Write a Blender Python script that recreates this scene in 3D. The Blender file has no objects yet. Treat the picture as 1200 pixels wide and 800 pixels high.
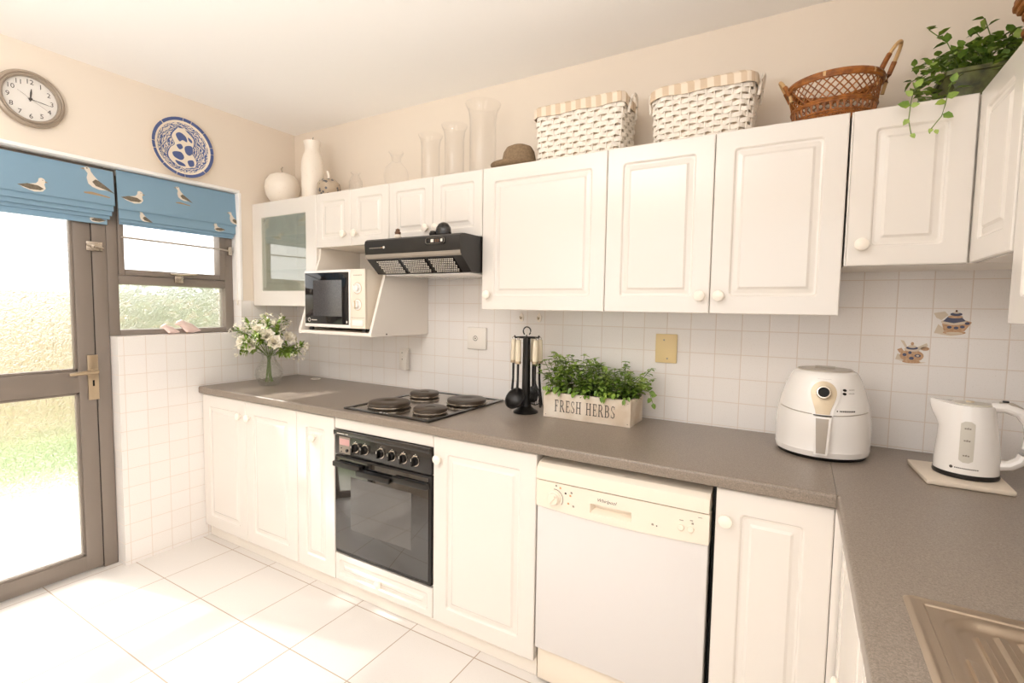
import bpy, bmesh, math, random
from math import pi, sin, cos, radians, sqrt, atan2
from mathutils import Vector, Matrix
SC = bpy.context.scene
COL = SC.collection
rnd = random.Random(7)

# ------------------------------------------------------------------ materials
def srgb(r, g, b):
    def f(c):
        c /= 255.0
        return c / 12.92 if c <= .04045 else ((c + .055) / 1.055) ** 2.4
    return (f(r), f(g), f(b), 1)

def new_mat(name):
    m = bpy.data.materials.new(name); m.use_nodes = True
    nt = m.node_tree; nt.nodes.clear()
    out = nt.nodes.new('ShaderNodeOutputMaterial')
    return m, nt, out

def N(nt, t, **kw):
    n = nt.nodes.new('ShaderNode' + t)
    for k, v in kw.items(): setattr(n, k, v)
    return n

def setin(n, **kw):
    for k, v in kw.items(): n.inputs[k.replace('_', ' ')].default_value = v

def pbr(name, col, rough=.5, metal=0, ior=1.5, noise=0, nscale=20, col2=None, bump=0, bscale=60, coat=0, spec=.5, detail=4):
    m, nt, out = new_mat(name)
    p = N(nt, 'BsdfPrincipled')
    setin(p, Base_Color=col, Roughness=rough, Metallic=metal, IOR=ior, Coat_Weight=coat, Coat_Roughness=.05)
    p.inputs['Specular IOR Level'].default_value = spec
    nt.links.new(p.outputs[0], out.inputs[0])
    tc = N(nt, 'TexCoord')
    if noise or col2:
        n = N(nt, 'TexNoise'); setin(n, Scale=nscale, Detail=detail)
        nt.links.new(tc.outputs['Object'], n.inputs['Vector'])
        mx = N(nt, 'Mix', data_type='RGBA')
        mx.inputs[6].default_value = col
        mx.inputs[7].default_value = col2 or tuple(c * (1 - noise) for c in col[:3]) + (1,)
        rp = N(nt, 'ValToRGB'); rp.color_ramp.elements[0].position = .35; rp.color_ramp.elements[1].position = .65
        nt.links.new(n.outputs[0], rp.inputs[0]); nt.links.new(rp.outputs[0], mx.inputs[0])
        nt.links.new(mx.outputs[2], p.inputs['Base Color'])
    if bump:
        b = N(nt, 'Bump'); setin(b, Strength=bump, Distance=.004)
        n2 = N(nt, 'TexNoise'); setin(n2, Scale=bscale, Detail=3)
        nt.links.new(tc.outputs['Object'], n2.inputs['Vector'])
        nt.links.new(n2.outputs[0], b.inputs['Height']); nt.links.new(b.outputs[0], p.inputs['Normal'])
    return m

def tile_mat(name, c1, c2, mortar, pitch_u, pitch_v, ou, ov, msize, rough, floor=False, bump=.3, speck=.06):
    m, nt, out = new_mat(name)
    L = nt.links.new
    p = N(nt, 'BsdfPrincipled'); L(p.outputs[0], out.inputs[0])
    geo = N(nt, 'NewGeometry'); sep = N(nt, 'SeparateXYZ'); L(geo.outputs['Position'], sep.inputs[0])
    com = N(nt, 'CombineXYZ')
    def math(op, a, b=None):
        n = N(nt, 'Math', operation=op)
        for i, q in enumerate((a, b)):
            if q is None: continue
            if isinstance(q, (int, float)): n.inputs[i].default_value = q
            else: L(q, n.inputs[i])
        return n.outputs[0]
    if floor:
        u = math('SUBTRACT', sep.outputs[0], ou - 100 * pitch_u); v = math('SUBTRACT', sep.outputs[1], ov - 100 * pitch_v)
    else:
        sn = N(nt, 'SeparateXYZ'); L(geo.outputs['True Normal'], sn.inputs[0])
        ax = math('GREATER_THAN', math('ABSOLUTE', sn.outputs[0]), .5)
        az = math('GREATER_THAN', math('ABSOLUTE', sn.outputs[2]), .5)
        ux = math('SUBTRACT', sep.outputs[0], ou - 100 * pitch_u); uy = math('ADD', sep.outputs[1], .916 + 100 * pitch_u)
        d = math('MULTIPLY', math('SUBTRACT', uy, ux), math('MAXIMUM', ax, az)); u = math('ADD', ux, d)
        vz = math('SUBTRACT', sep.outputs[2], ov - 100 * pitch_v); vx = math('SUBTRACT', sep.outputs[0], .05 - 100 * pitch_v)
        v = math('ADD', vz, math('MULTIPLY', math('SUBTRACT', vx, vz), az))
    L(u, com.inputs[0]); L(v, com.inputs[1])
    br = N(nt, 'TexBrick', offset=0.0, squash=1.0)
    setin(br, Color1=c1, Color2=c2, Mortar=mortar, Scale=1.0, Mortar_Size=msize, Mortar_Smooth=.3, Bias=0.0, Brick_Width=pitch_u, Row_Height=pitch_v)
    L(com.outputs[0], br.inputs['Vector'])
    n = N(nt, 'TexNoise'); setin(n, Scale=260, Detail=2); L(geo.outputs['Position'], n.inputs['Vector'])
    rp = N(nt, 'ValToRGB'); rp.color_ramp.elements[0].position = .28; rp.color_ramp.elements[1].position = .40
    rp.color_ramp.elements[0].color = (1 - speck * 3, 1 - speck * 3.4, 1 - speck * 4, 1)
    L(n.outputs[0], rp.inputs[0])
    mx = N(nt, 'Mix', data_type='RGBA', blend_type='MULTIPLY'); mx.inputs[0].default_value = 1
    L(br.outputs[0], mx.inputs[6]); L(rp.outputs[0], mx.inputs[7]); L(mx.outputs[2], p.inputs['Base Color'])
    rr = N(nt, 'MapRange'); setin(rr, To_Min=rough, To_Max=.8); L(br.outputs['Fac'], rr.inputs[0]); L(rr.outputs[0], p.inputs['Roughness'])
    b = N(nt, 'Bump', invert=True); setin(b, Strength=bump, Distance=.0015)
    nb = N(nt, 'TexNoise'); setin(nb, Scale=22, Detail=2); L(geo.outputs['Position'], nb.inputs['Vector'])
    ad = math('ADD', br.outputs['Fac'], math('MULTIPLY', nb.outputs[0], .25))
    L(ad, b.inputs['Height']); L(b.outputs[0], p.inputs['Normal'])
    return m

def thin_glass(name, tint=(1, 1, 1, 1), base=.04, edge=.55, rough=.02, bump=0, bscale=40):
    m, nt, out = new_mat(name); L = nt.links.new
    tr = N(nt, 'BsdfTransparent'); setin(tr, Color=tint)
    gl = N(nt, 'BsdfGlossy'); setin(gl, Roughness=rough)
    lw = N(nt, 'LayerWeight'); setin(lw, Blend=.5)
    pw = N(nt, 'Math', operation='POWER'); pw.inputs[1].default_value = 3; L(lw.outputs['Facing'], pw.inputs[0])
    mr = N(nt, 'MapRange'); setin(mr, To_Min=base, To_Max=edge); L(pw.outputs[0], mr.inputs[0])
    mx = N(nt, 'MixShader'); L(mr.outputs[0], mx.inputs[0]); L(tr.outputs[0], mx.inputs[1]); L(gl.outputs[0], mx.inputs[2])
    L(mx.outputs[0], out.inputs[0])
    if bump:
        tc = N(nt, 'TexCoord'); v = N(nt, 'TexVoronoi', feature='F1'); setin(v, Scale=bscale); L(tc.outputs['Object'], v.inputs['Vector'])
        b = N(nt, 'Bump'); setin(b, Strength=bump, Distance=.01); L(v.outputs['Distance'], b.inputs['Height'])
        L(b.outputs[0], gl.inputs['Normal']); L(b.outputs[0], lw.inputs['Normal'])
    return m

def frosted_glass(name):
    m, nt, out = new_mat(name); L = nt.links.new
    tc = N(nt, 'TexCoord')
    n = N(nt, 'TexNoise'); setin(n, Scale=48, Detail=1.5, Distortion=1.6); L(tc.outputs['Object'], n.inputs['Vector'])
    b = N(nt, 'Bump'); setin(b, Strength=.9, Distance=.02); L(n.outputs[0], b.inputs['Height'])
    rf = N(nt, 'BsdfGlass'); setin(rf, Roughness=.42, IOR=1.3, Color=(.99, .99, .98, 1)); L(b.outputs[0], rf.inputs['Normal'])
    tr = N(nt, 'BsdfTransparent'); setin(tr, Color=(.98, .98, .96, 1))
    mx = N(nt, 'MixShader'); mx.inputs[0].default_value = .5
    L(rf.outputs[0], mx.inputs[1]); L(tr.outputs[0], mx.inputs[2]); L(mx.outputs[0], out.inputs[0])
    return m

def emis(name, col, s):
    m, nt, out = new_mat(name); e = N(nt, 'Emission'); setin(e, Color=col, Strength=s); nt.links.new(e.outputs[0], out.inputs[0]); return m

def two_tone_laminate():
    m, nt, out = new_mat('grey laminate'); L = nt.links.new
    p = N(nt, 'BsdfPrincipled'); setin(p, Roughness=.3); L(p.outputs[0], out.inputs[0])
    tc = N(nt, 'TexCoord')
    n = N(nt, 'TexNoise'); setin(n, Scale=280, Detail=2.5, Distortion=1.2); L(tc.outputs['Object'], n.inputs['Vector'])
    rp = N(nt, 'ValToRGB'); e = rp.color_ramp.elements
    e[0].position = .36; e[0].color = srgb(124, 112, 101); e[1].position = .66; e[1].color = srgb(155, 142, 129)
    L(n.outputs[0], rp.inputs[0]); L(rp.outputs[0], p.inputs['Base Color'])
    b = N(nt, 'Bump'); setin(b, Strength=.12, Distance=.002); L(n.outputs[0], b.inputs['Height']); L(b.outputs[0], p.inputs['Normal'])
    return m

def rim_metal():
    m, nt, out = new_mat('brushed steel'); L = nt.links.new
    p = N(nt, 'BsdfPrincipled'); setin(p, Roughness=.3, Metallic=1.0, Base_Color=srgb(205, 190, 172)); L(p.outputs[0], out.inputs[0])
    tc = N(nt, 'TexCoord'); mp = N(nt, 'Mapping'); mp.inputs['Scale'].default_value = (400, 6, 6); L(tc.outputs['Object'], mp.inputs[0])
    n = N(nt, 'TexNoise'); setin(n, Scale=1, Detail=2); L(mp.outputs[0], n.inputs['Vector'])
    r = N(nt, 'MapRange'); setin(r, To_Min=.22, To_Max=.42); L(n.outputs[0], r.inputs[0]); L(r.outputs[0], p.inputs['Roughness'])
    return m

M = {}
M['plaster'] = pbr('cream wall paint', srgb(236, 224, 209), .75, bump=.05, bscale=180)
M['ceiling'] = pbr('white ceiling paint', srgb(253, 251, 249), .85)
M['tile'] = tile_mat('white glazed wall tile', srgb(246, 242, 239), srgb(244, 240, 236), srgb(228, 217, 207), .0988, .0988, 3.1865, 1.4998, .0018, .16, bump=.35, speck=.03)
M['floor'] = tile_mat('white ceramic floor tile', srgb(230, 225, 220), srgb(226, 221, 216), srgb(176, 158, 142), .330, .345, .294, -.650, .0028, .22, floor=True, bump=.35, speck=.025)
M['cab'] = pbr('cream white cabinet foil', srgb(234, 228, 221), .2, coat=.25)
M['carcass'] = pbr('white melamine board', srgb(240, 233, 224), .4)
M['knob'] = pbr('cream knob', srgb(251, 242, 230), .28)
M['lam'] = two_tone_laminate()
M['alu'] = pbr('bronze grey aluminium', srgb(136, 125, 116), .42, metal=.1)
M['rubber'] = pbr('dark rubber gasket', srgb(45, 40, 38), .7)
M['frost'] = frosted_glass('frosted door glass')
M['clear'] = thin_glass('clear window glass', (.99, .99, .99, 1), .04, .4)
M['thin'] = thin_glass('thin clear glass', (.992, .99, .988, 1), .02, .42)
M['vaseglass'] = thin_glass('textured vase glass', (.97, .97, .955, 1), .05, .6, .03, bump=.8, bscale=80)
M['shelfglass'] = thin_glass('greenish shelf glass', (.90, .96, .93, 1), .05, .5)
def hazy(name):
    m, nt, out = new_mat(name); L = nt.links.new
    tr = N(nt, 'BsdfTransparent'); setin(tr, Color=(.95, .97, .94, 1)); d = N(nt, 'BsdfDiffuse'); setin(d, Color=srgb(230, 232, 216)); tl = N(nt, 'BsdfTranslucent'); setin(tl, Color=srgb(230, 232, 216))
    gl = N(nt, 'BsdfGlossy'); setin(gl, Roughness=.03)
    m0 = N(nt, 'MixShader'); m0.inputs[0].default_value = .3; L(d.outputs[0], m0.inputs[1]); L(tl.outputs[0], m0.inputs[2])
    m1 = N(nt, 'MixShader'); m1.inputs[0].default_value = .30; L(tr.outputs[0], m1.inputs[1]); L(m0.outputs[0], m1.inputs[2])
    lw = N(nt, 'LayerWeight'); setin(lw, Blend=.5); mr = N(nt, 'MapRange'); setin(mr, To_Min=.045, To_Max=.35); L(lw.outputs['Facing'], mr.inputs[0])
    m2 = N(nt, 'MixShader'); L(mr.outputs[0], m2.inputs[0]); L(m1.outputs[0], m2.inputs[1]); L(gl.outputs[0], m2.inputs[2]); L(m2.outputs[0], out.inputs[0])
    return m
M['greenpane'] = hazy('tinted cabinet pane')
M['chrome'] = pbr('satin nickel', srgb(205, 195, 182), .25, metal=1)
M['brass'] = pbr('warm nickel', srgb(196, 178, 152), .3, metal=1)
M['black'] = pbr('black enamel', srgb(28, 25, 23), .22, coat=.4)
M['blackm'] = pbr('satin black plastic', srgb(25, 22, 20), .34)
M['blackglass'] = pbr('black oven glass', srgb(20, 19, 19), .03, ior=1.75, spec=.7)
M['ovenwin'] = pbr('oven window', srgb(58, 55, 52), .04, ior=1.75, spec=.7)
M['castiron'] = pbr('brown black cast iron', srgb(70, 58, 46), .38, noise=.2)
M['hobplate'] = pbr('steel hob plate', srgb(150, 138, 124), .16, metal=.9)
M['dwcream'] = pbr('aged cream plastic', srgb(240, 229, 213), .3)
M['dwwhite'] = pbr('white enamel door', srgb(226, 222, 220), .25)
M['appl'] = pbr('white gloss plastic', srgb(246, 242, 238), .12, coat=.3)
M['grey'] = pbr('warm grey plastic', srgb(178, 168, 156), .3)
M['beige'] = pbr('beige plastic', srgb(214, 196, 168), .3, metal=.15)
M['text'] = pbr('dark print', srgb(70, 62, 56), .6)
M['greyprint'] = pbr('grey print', srgb(150, 140, 128), .6)
M['orange'] = pbr('orange print', srgb(214, 160, 110), .6)
M['offwhite'] = pbr('off white print', srgb(235, 228, 218), .5)
M['pink'] = pbr('pink display', srgb(206, 160, 158), .3)
M['mwglass'] = pbr('black microwave glass', srgb(24, 24, 26), .06, ior=1.45)
M['mwwin'] = pbr('microwave window', srgb(78, 77, 80), .12, ior=1.8, noise=.4, nscale=260)
M['blue'] = pbr('blue blind fabric', srgb(100, 146, 182), .85, noise=.06, nscale=500, bump=.1, bscale=900)
def fabric(name, col, tl):
    m, nt, out = new_mat(name); L = nt.links.new
    d = N(nt, 'BsdfDiffuse'); setin(d, Color=col); tr = N(nt, 'BsdfTranslucent'); setin(tr, Color=col)
    mx = N(nt, 'MixShader'); mx.inputs[0].default_value = tl; L(d.outputs[0], mx.inputs[1]); L(tr.outputs[0], mx.inputs[2]); L(mx.outputs[0], out.inputs[0])
    tc = N(nt, 'TexCoord'); n = N(nt, 'TexNoise'); setin(n, Scale=700, Detail=2); L(tc.outputs['Object'], n.inputs['Vector'])
    b = N(nt, 'Bump'); setin(b, Strength=.15, Distance=.002); L(n.outputs[0], b.inputs['Height']); L(b.outputs[0], d.inputs['Normal'])
    return m
M['blue'] = fabric('blue blind fabric', srgb(150, 183, 206), .2)
M['bluelight'] = pbr('pale piped hem', srgb(186, 203, 218), .8)
M['gull'] = pbr('gull white print', srgb(234, 224, 210), .85)
M['gullgrey'] = pbr('gull grey print', srgb(128, 116, 100), .85, noise=.3, nscale=120)
M['gulltan'] = pbr('sand print', srgb(176, 152, 120), .85)
M['clockrim'] = pbr('taupe clock rim', srgb(164, 150, 135), .35, metal=.3)
M['clockface'] = pbr('white clock face', srgb(240, 235, 228), .4)
M['ceramic'] = pbr('speckled white ceramic', srgb(240, 232, 220), .3, col2=srgb(228, 216, 200), nscale=60)
M['pot'] = pbr('dark glazed pot', srgb(108, 112, 62), .4, col2=srgb(54, 58, 38), nscale=30)
M['wick'] = pbr('white painted wicker', srgb(248, 240, 228), .55, noise=.12, nscale=60)
M['liner'] = pbr('striped beige liner', srgb(214, 190, 164), .9, col2=srgb(232, 214, 192), nscale=14)
M['cane'] = pbr('honey cane', srgb(170, 106, 48), .4, col2=srgb(122, 70, 28), nscale=50)
M['canepale'] = pbr('pale cane', srgb(212, 174, 122), .45)
def striped(name, c1, c2, sc):
    m, nt, out = new_mat(name); L = nt.links.new
    p = N(nt, 'BsdfPrincipled'); setin(p, Roughness=.9); L(p.outputs[0], out.inputs[0])
    tc = N(nt, 'TexCoord'); n = N(nt, 'TexWave', wave_type='BANDS', bands_direction='DIAGONAL'); setin(n, Scale=sc, Distortion=1.2, Detail=1); L(tc.outputs['Object'], n.inputs['Vector'])
    mp = N(nt, 'Mapping'); mp.inputs['Scale'].default_value = (1, 1, .02); L(tc.outputs['Object'], mp.inputs[0]); L(mp.outputs[0], n.inputs['Vector'])
    rp = N(nt, 'ValToRGB'); e = rp.color_ramp.elements; e[0].position = .4; e[0].color = c1; e[1].position = .6; e[1].color = c2
    L(n.outputs[0], rp.inputs[0]); L(rp.outputs[0], p.inputs['Base Color']); return m
M['liner'] = striped('striped beige liner', srgb(216, 194, 168), srgb(236, 221, 202), 14)
M['gauge'] = pbr('pale grey gauge', srgb(208, 202, 190), .3)
M['felt'] = pbr('brown felt', srgb(152, 128, 100), .95, noise=.25, nscale=90, bump=.3, bscale=300)
M['leaf1'] = pbr('bright green leaf', srgb(148, 172, 66), .45, col2=srgb(104, 138, 48), nscale=30)
M['leaf2'] = pbr('dark green leaf', srgb(92, 124, 46), .45, col2=srgb(122, 150, 62), nscale=30)
M['leaf3'] = pbr('pale leaf', srgb(176, 196, 108), .5, col2=srgb(140, 172, 80), nscale=30)
M['stem'] = pbr('green stem', srgb(110, 132, 62), .5)
M['petal'] = pbr('white petal', srgb(253, 249, 238), .6, col2=srgb(248, 240, 220), nscale=40)
M['soil'] = pbr('dark soil', srgb(56, 42, 30), .95, noise=.4, nscale=80)
M['whitewood'] = pbr('whitewashed wood', srgb(238, 228, 214), .7, col2=srgb(214, 196, 174), nscale=9, bump=.2, bscale=40)
M['ply'] = pbr('pale board', srgb(226, 212, 194), .45, noise=.05, nscale=15)
M['yellow'] = pbr('yellowed plate', srgb(238, 214, 160), .35)
M['sw'] = pbr('white switch plastic', srgb(246, 240, 232), .3)
M['dark'] = pbr('black recess', srgb(12, 11, 10), .7)
M['steel'] = rim_metal()
M['terracotta'] = pbr('tan motif', srgb(190, 148, 112), .4, col2=srgb(206, 172, 140), nscale=120)
M['navy'] = pbr('blue motif', srgb(84, 88, 112), .4)
M['sand'] = pbr('sand motif', srgb(218, 204, 184), .4)
M['plateblue'] = pbr('cobalt glaze', srgb(80, 96, 146), .15)
M['platewhite'] = pbr('cream glaze', srgb(240, 228, 210), .15)
M['pinkbird'] = pbr('blush glass bird', srgb(232, 208, 200), .2)
M['brownbit'] = pbr('brown ceramic', srgb(104, 72, 50), .4)
M['stone'] = pbr('dark polished stone', srgb(42, 38, 35), .2, noise=.3, nscale=60)
M['patt'] = None
M['fillglow'] = emis('added fill glow', (1, .985, .965, 1), 250)  # glow of the added uplighter, there to lift the ceiling
M['paving'] = pbr('pale paving', srgb(246, 240, 232), .8)
M['lawn'] = pbr('lawn', srgb(120, 160, 66), .9, col2=srgb(150, 184, 96), nscale=6)
M['gwall'] = pbr('cream garden wall', srgb(206, 184, 156), .85)
M['hedge'] = pbr('hedge leaf', srgb(130, 150, 100), .7, col2=srgb(170, 184, 140), nscale=5)
M['beechrim'] = pbr('wicker brown', srgb(176, 116, 62), .45, col2=srgb(134, 82, 40), nscale=40)
M['cutlery'] = pbr('cream handle', srgb(232, 220, 196), .25)

def spotted(name, base, dots, scale, cells):
    m, nt, out = new_mat(name); L = nt.links.new
    p = N(nt, 'BsdfPrincipled'); setin(p, Roughness=.3); L(p.outputs[0], out.inputs[0])
    tc = N(nt, 'TexCoord'); v = N(nt, 'TexVoronoi'); setin(v, Scale=scale); L(tc.outputs['Object'], v.inputs['Vector'])
    rp = N(nt, 'ValToRGB'); rp.color_ramp.interpolation = 'CONSTANT'; e = rp.color_ramp.elements
    e[0].color = dots; e[1].position = cells; e[1].color = base
    L(v.outputs['Distance'], rp.inputs[0]); L(rp.outputs[0], p.inputs['Base Color'])
    return m
M['patt'] = spotted('blue flecked ceramic', srgb(186, 168, 146), srgb(94, 92, 98), 46, .36)
M['speck'] = spotted('speckled ceramic', srgb(243, 233, 220), srgb(228, 212, 194), 60, .12)

def plate_pattern():
    m, nt, out = new_mat('blue scroll glaze'); L = nt.links.new
    p = N(nt, 'BsdfPrincipled'); setin(p, Roughness=.15); L(p.outputs[0], out.inputs[0])
    tc = N(nt, 'TexCoord'); n = N(nt, 'TexWave', wave_type='RINGS'); setin(n, Scale=26, Distortion=9, Detail=2, Detail_Scale=2.2)
    L(tc.outputs['Object'], n.inputs['Vector'])
    rp = N(nt, 'ValToRGB'); e = rp.color_ramp.elements
    e[0].position = .42; e[0].color = srgb(82, 98, 146); e[1].position = .62; e[1].color = srgb(224, 214, 202)
    L(n.outputs[0], rp.inputs[0]); L(rp.outputs[0], p.inputs['Base Color'])
    return m
M['scroll'] = plate_pattern()

# ------------------------------------------------------------------ mesh builder
ORIG = {}
class MB:
    def __init__(s): s.v = []; s.f = []; s.mi = []; s.mats = []; s.cur = 0; s.smooth = True
    def m(s, key):
        if key not in s.mats: s.mats.append(key)
        s.cur = s.mats.index(key); return s
    def add(s, verts, faces):
        o = len(s.v); s.v += [tuple(q) for q in verts]
        for f in faces: s.f.append(tuple(i + o for i in f)); s.mi.append(s.cur)
        return s
    def from_bm(s, bm):
        bm.verts.index_update(); s.add([q.co[:] for q in bm.verts], [[q.index for q in f.verts] for f in bm.faces]); bm.free(); return s
    def box(s, x0, y0, z0, x1, y1, z1, bev=0, seg=2):
        x0, x1 = sorted((x0, x1)); y0, y1 = sorted((y0, y1)); z0, z1 = sorted((z0, z1))
        vs = [(x0,y0,z0),(x1,y0,z0),(x1,y1,z0),(x0,y1,z0),(x0,y0,z1),(x1,y0,z1),(x1,y1,z1),(x0,y1,z1)]
        fs = [(0,3,2,1),(4,5,6,7),(0,1,5,4),(1,2,6,5),(2,3,7,6),(3,0,4,7)]
        if bev <= 0: return s.add(vs, fs)
        bm = bmesh.new(); b = [bm.verts.new(q) for q in vs]
        for f in fs: bm.faces.new([b[i] for i in f])
        bmesh.ops.bevel(bm, geom=bm.edges[:], offset=bev, segments=seg, affect='EDGES', profile=.5)
        return s.from_bm(bm)
    def hexa(s, p, bev=0, seg=2):          # 8 corners, bottom ring then top ring
        fs = [(0,3,2,1),(4,5,6,7),(0,1,5,4),(1,2,6,5),(2,3,7,6),(3,0,4,7)]
        if bev <= 0: return s.add(p, fs)
        bm = bmesh.new(); b = [bm.verts.new(q) for q in p]
        for f in fs: bm.faces.new([b[i] for i in f])
        bmesh.ops.bevel(bm, geom=bm.edges[:], offset=bev, segments=seg, affect='EDGES', profile=.5)
        return s.from_bm(bm)
    def lathe(s, prof, o=(0,0,0), n=(0,0,1), seg=32, su=1, sv=1, lobes=0, amp=0, cap0=False, cap1=False, udir=None):
        n = Vector(n).normalized(); a = Vector(udir) if udir else (Vector((1,0,0)) if abs(n.x) < .9 else Vector((0,1,0)))
        u = (a - n * a.dot(n)).normalized(); w = n.cross(u); o = Vector(o)
        vs = []; fs = []
        for (r, h) in prof:
            for k in range(seg):
                t = 2 * pi * k / seg; q = r * (1 + amp * cos(lobes * t)) if lobes else r
                vs.append(o + n * h + u * (q * cos(t) * su) + w * (q * sin(t) * sv))
        for i in range(len(prof) - 1):
            for k in range(seg):
                k2 = (k + 1) % seg
                fs.append((i*seg+k, i*seg+k2, (i+1)*seg+k2, (i+1)*seg+k))
        if cap0: fs.append(tuple(range(seg))[::-1])
        if cap1: fs.append(tuple((len(prof)-1)*seg + k for k in range(seg)))
        return s.add(vs, fs)
    def tube(s, pts, r, seg=8, closed=False, flat=1.0, up=(0,0,1)):
        pts = [Vector(p) for p in pts]; n = len(pts); rs = r if isinstance(r, (list, tuple)) else [r] * n
        vs = []; fs = []; up = Vector(up)
        for i, p in enumerate(pts):
            a = pts[(i-1) % n] if (closed or i > 0) else p; b = pts[(i+1) % n] if (closed or i < n-1) else p
            t = (b - a).normalized() if (b-a).length > 1e-9 else Vector((0,0,1))
            q = up if abs(t.dot(up)) < .95 else Vector((1,0,0)) if abs(t.x) < .9 else Vector((0,1,0))
            x = t.cross(q).normalized(); y = x.cross(t).normalized()
            for k in range(seg):
                th = 2*pi*k/seg; vs.append(p + x*(rs[i]*cos(th)*flat) + y*(rs[i]*sin(th)))
        for i in range(n if closed else n-1):
            j = (i+1) % n
            for k in range(seg):
                k2 = (k+1) % seg; fs.append((i*seg+k, i*seg+k2, j*seg+k2, j*seg+k))
        if not closed: fs.append(tuple(range(seg))[::-1]); fs.append(tuple((n-1)*seg+k for k in range(seg)))
        return s.add(vs, fs)
    def poly(s, pts2, o, u, v, n=None, d=0):   # flat polygon, optionally raised by d along n with sides
        o, u, v = Vector(o), Vector(u), Vector(v)
        top = [o + u*a + v*b for a, b in pts2]
        if not d: return s.add(top, [tuple(range(len(top)))])
        n = Vector(n); k = len(top)
        vs = top + [q + n*d for q in top]
        return s.add(vs, [tuple(range(k))[::-1], tuple(range(k, 2*k))] + [(i, (i+1) % k, k+(i+1) % k, k+i) for i in range(k)])
    def prism_x(s, yz, x0, x1):               # profile in (y,z) extruded along x
        k = len(yz)
        return s.add([(x0, y, z) for y, z in yz] + [(x1, y, z) for y, z in yz],
                     [tuple(range(k)), tuple(range(k, 2*k))[::-1]] + [(i, k+i, k+(i+1) % k, (i+1) % k) for i in range(k)])
    def prism_y(s, xz, y0, y1):
        k = len(xz)
        return s.add([(x, y0, z) for x, z in xz] + [(x, y1, z) for x, z in xz],
                     [tuple(range(k)), tuple(range(k, 2*k))[::-1]] + [(i, k+i, k+(i+1) % k, (i+1) % k) for i in range(k)])
    def rings(s, rings, cap_first=True, cap_last=True):
        k = len(rings[0]); vs = [q for r in rings for q in r]; fs = []
        for i in range(len(rings)-1):
            for j in range(k): j2 = (j+1) % k; fs.append((i*k+j, i*k+j2, (i+1)*k+j2, (i+1)*k+j))
        if cap_first: fs.append(tuple(range(k))[::-1])
        if cap_last: fs.append(tuple((len(rings)-1)*k+j for j in range(k)))
        return s.add(vs, fs)
    def text(s, body, o, u, v, n, size, d=.0004, align='CENTER', shear=0, sx=1):
        c = bpy.data.curves.new('t', 'FONT'); c.body = body; c.size = size; c.align_x = align; c.align_y = 'CENTER'; c.shear = shear; c.resolution_u = 3
        ob = bpy.data.objects.new('t', c); COL.objects.link(ob)
        dg = bpy.context.evaluated_depsgraph_get(); me = bpy.data.meshes.new_from_object(ob.evaluated_get(dg))
        o, u, v, n = Vector(o), Vector(u), Vector(v), Vector(n)
        s.add([o + u*(q.co.x*sx) + v*q.co.y + n*d for q in me.vertices], [tuple(p.vertices) for p in me.polygons])
        bpy.data.objects.remove(ob); bpy.data.curves.remove(c); bpy.data.meshes.remove(me); return s
    def build(s, name, parent=None, world=True, angle=32, fix=True):
        off = ORIG.get(parent.name if parent else None, Vector((0,0,0))) if world else Vector((0,0,0))
        me = bpy.data.meshes.new(name)
        me.from_pydata([(a-off.x, b-off.y, c-off.z) for a, b, c in s.v], [], s.f)
        for k in s.mats: me.materials.append(M[k])
        me.polygons.foreach_set('material_index', s.mi)
        if fix:
            bm = bmesh.new(); bm.from_mesh(me); bmesh.ops.recalc_face_normals(bm, faces=bm.faces[:]); bm.to_mesh(me); bm.free()
        me.polygons.foreach_set('use_smooth', [True] * len(me.polygons)); me.update()
        me.set_sharp_from_angle(angle=radians(angle))
        ob = bpy.data.objects.new(name, me); COL.objects.link(ob)
        if parent: ob.parent = parent; ORIG[ob.name] = off
        else: ORIG[ob.name] = Vector((0,0,0))
        return ob

def tag(o, label, cat, group=None):
    o['label'] = label; o['category'] = cat
    if group: o['group'] = group
    return o
def struct(o): o['kind'] = 'structure'; return o
def thing(name, loc, label, cat, group=None, rz=0):
    o = bpy.data.objects.new(name, None); COL.objects.link(o); o.location = loc; o.rotation_euler.z = rz
    o.empty_display_size = .05; ORIG[o.name] = Vector(loc); return tag(o, label, cat, group)
def copy_tree(o, parent=None):
    c = o.copy(); COL.objects.link(c)
    if parent: c.parent = parent
    for ch in list(o.children): copy_tree(ch, c)
    return c
def lerp(a, b, t): return a + (b - a) * t
def frame(n):
    n = Vector(n); v = Vector((0,0,1)); return v.cross(n), v, n      # right as seen from the front, up, outward

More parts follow.
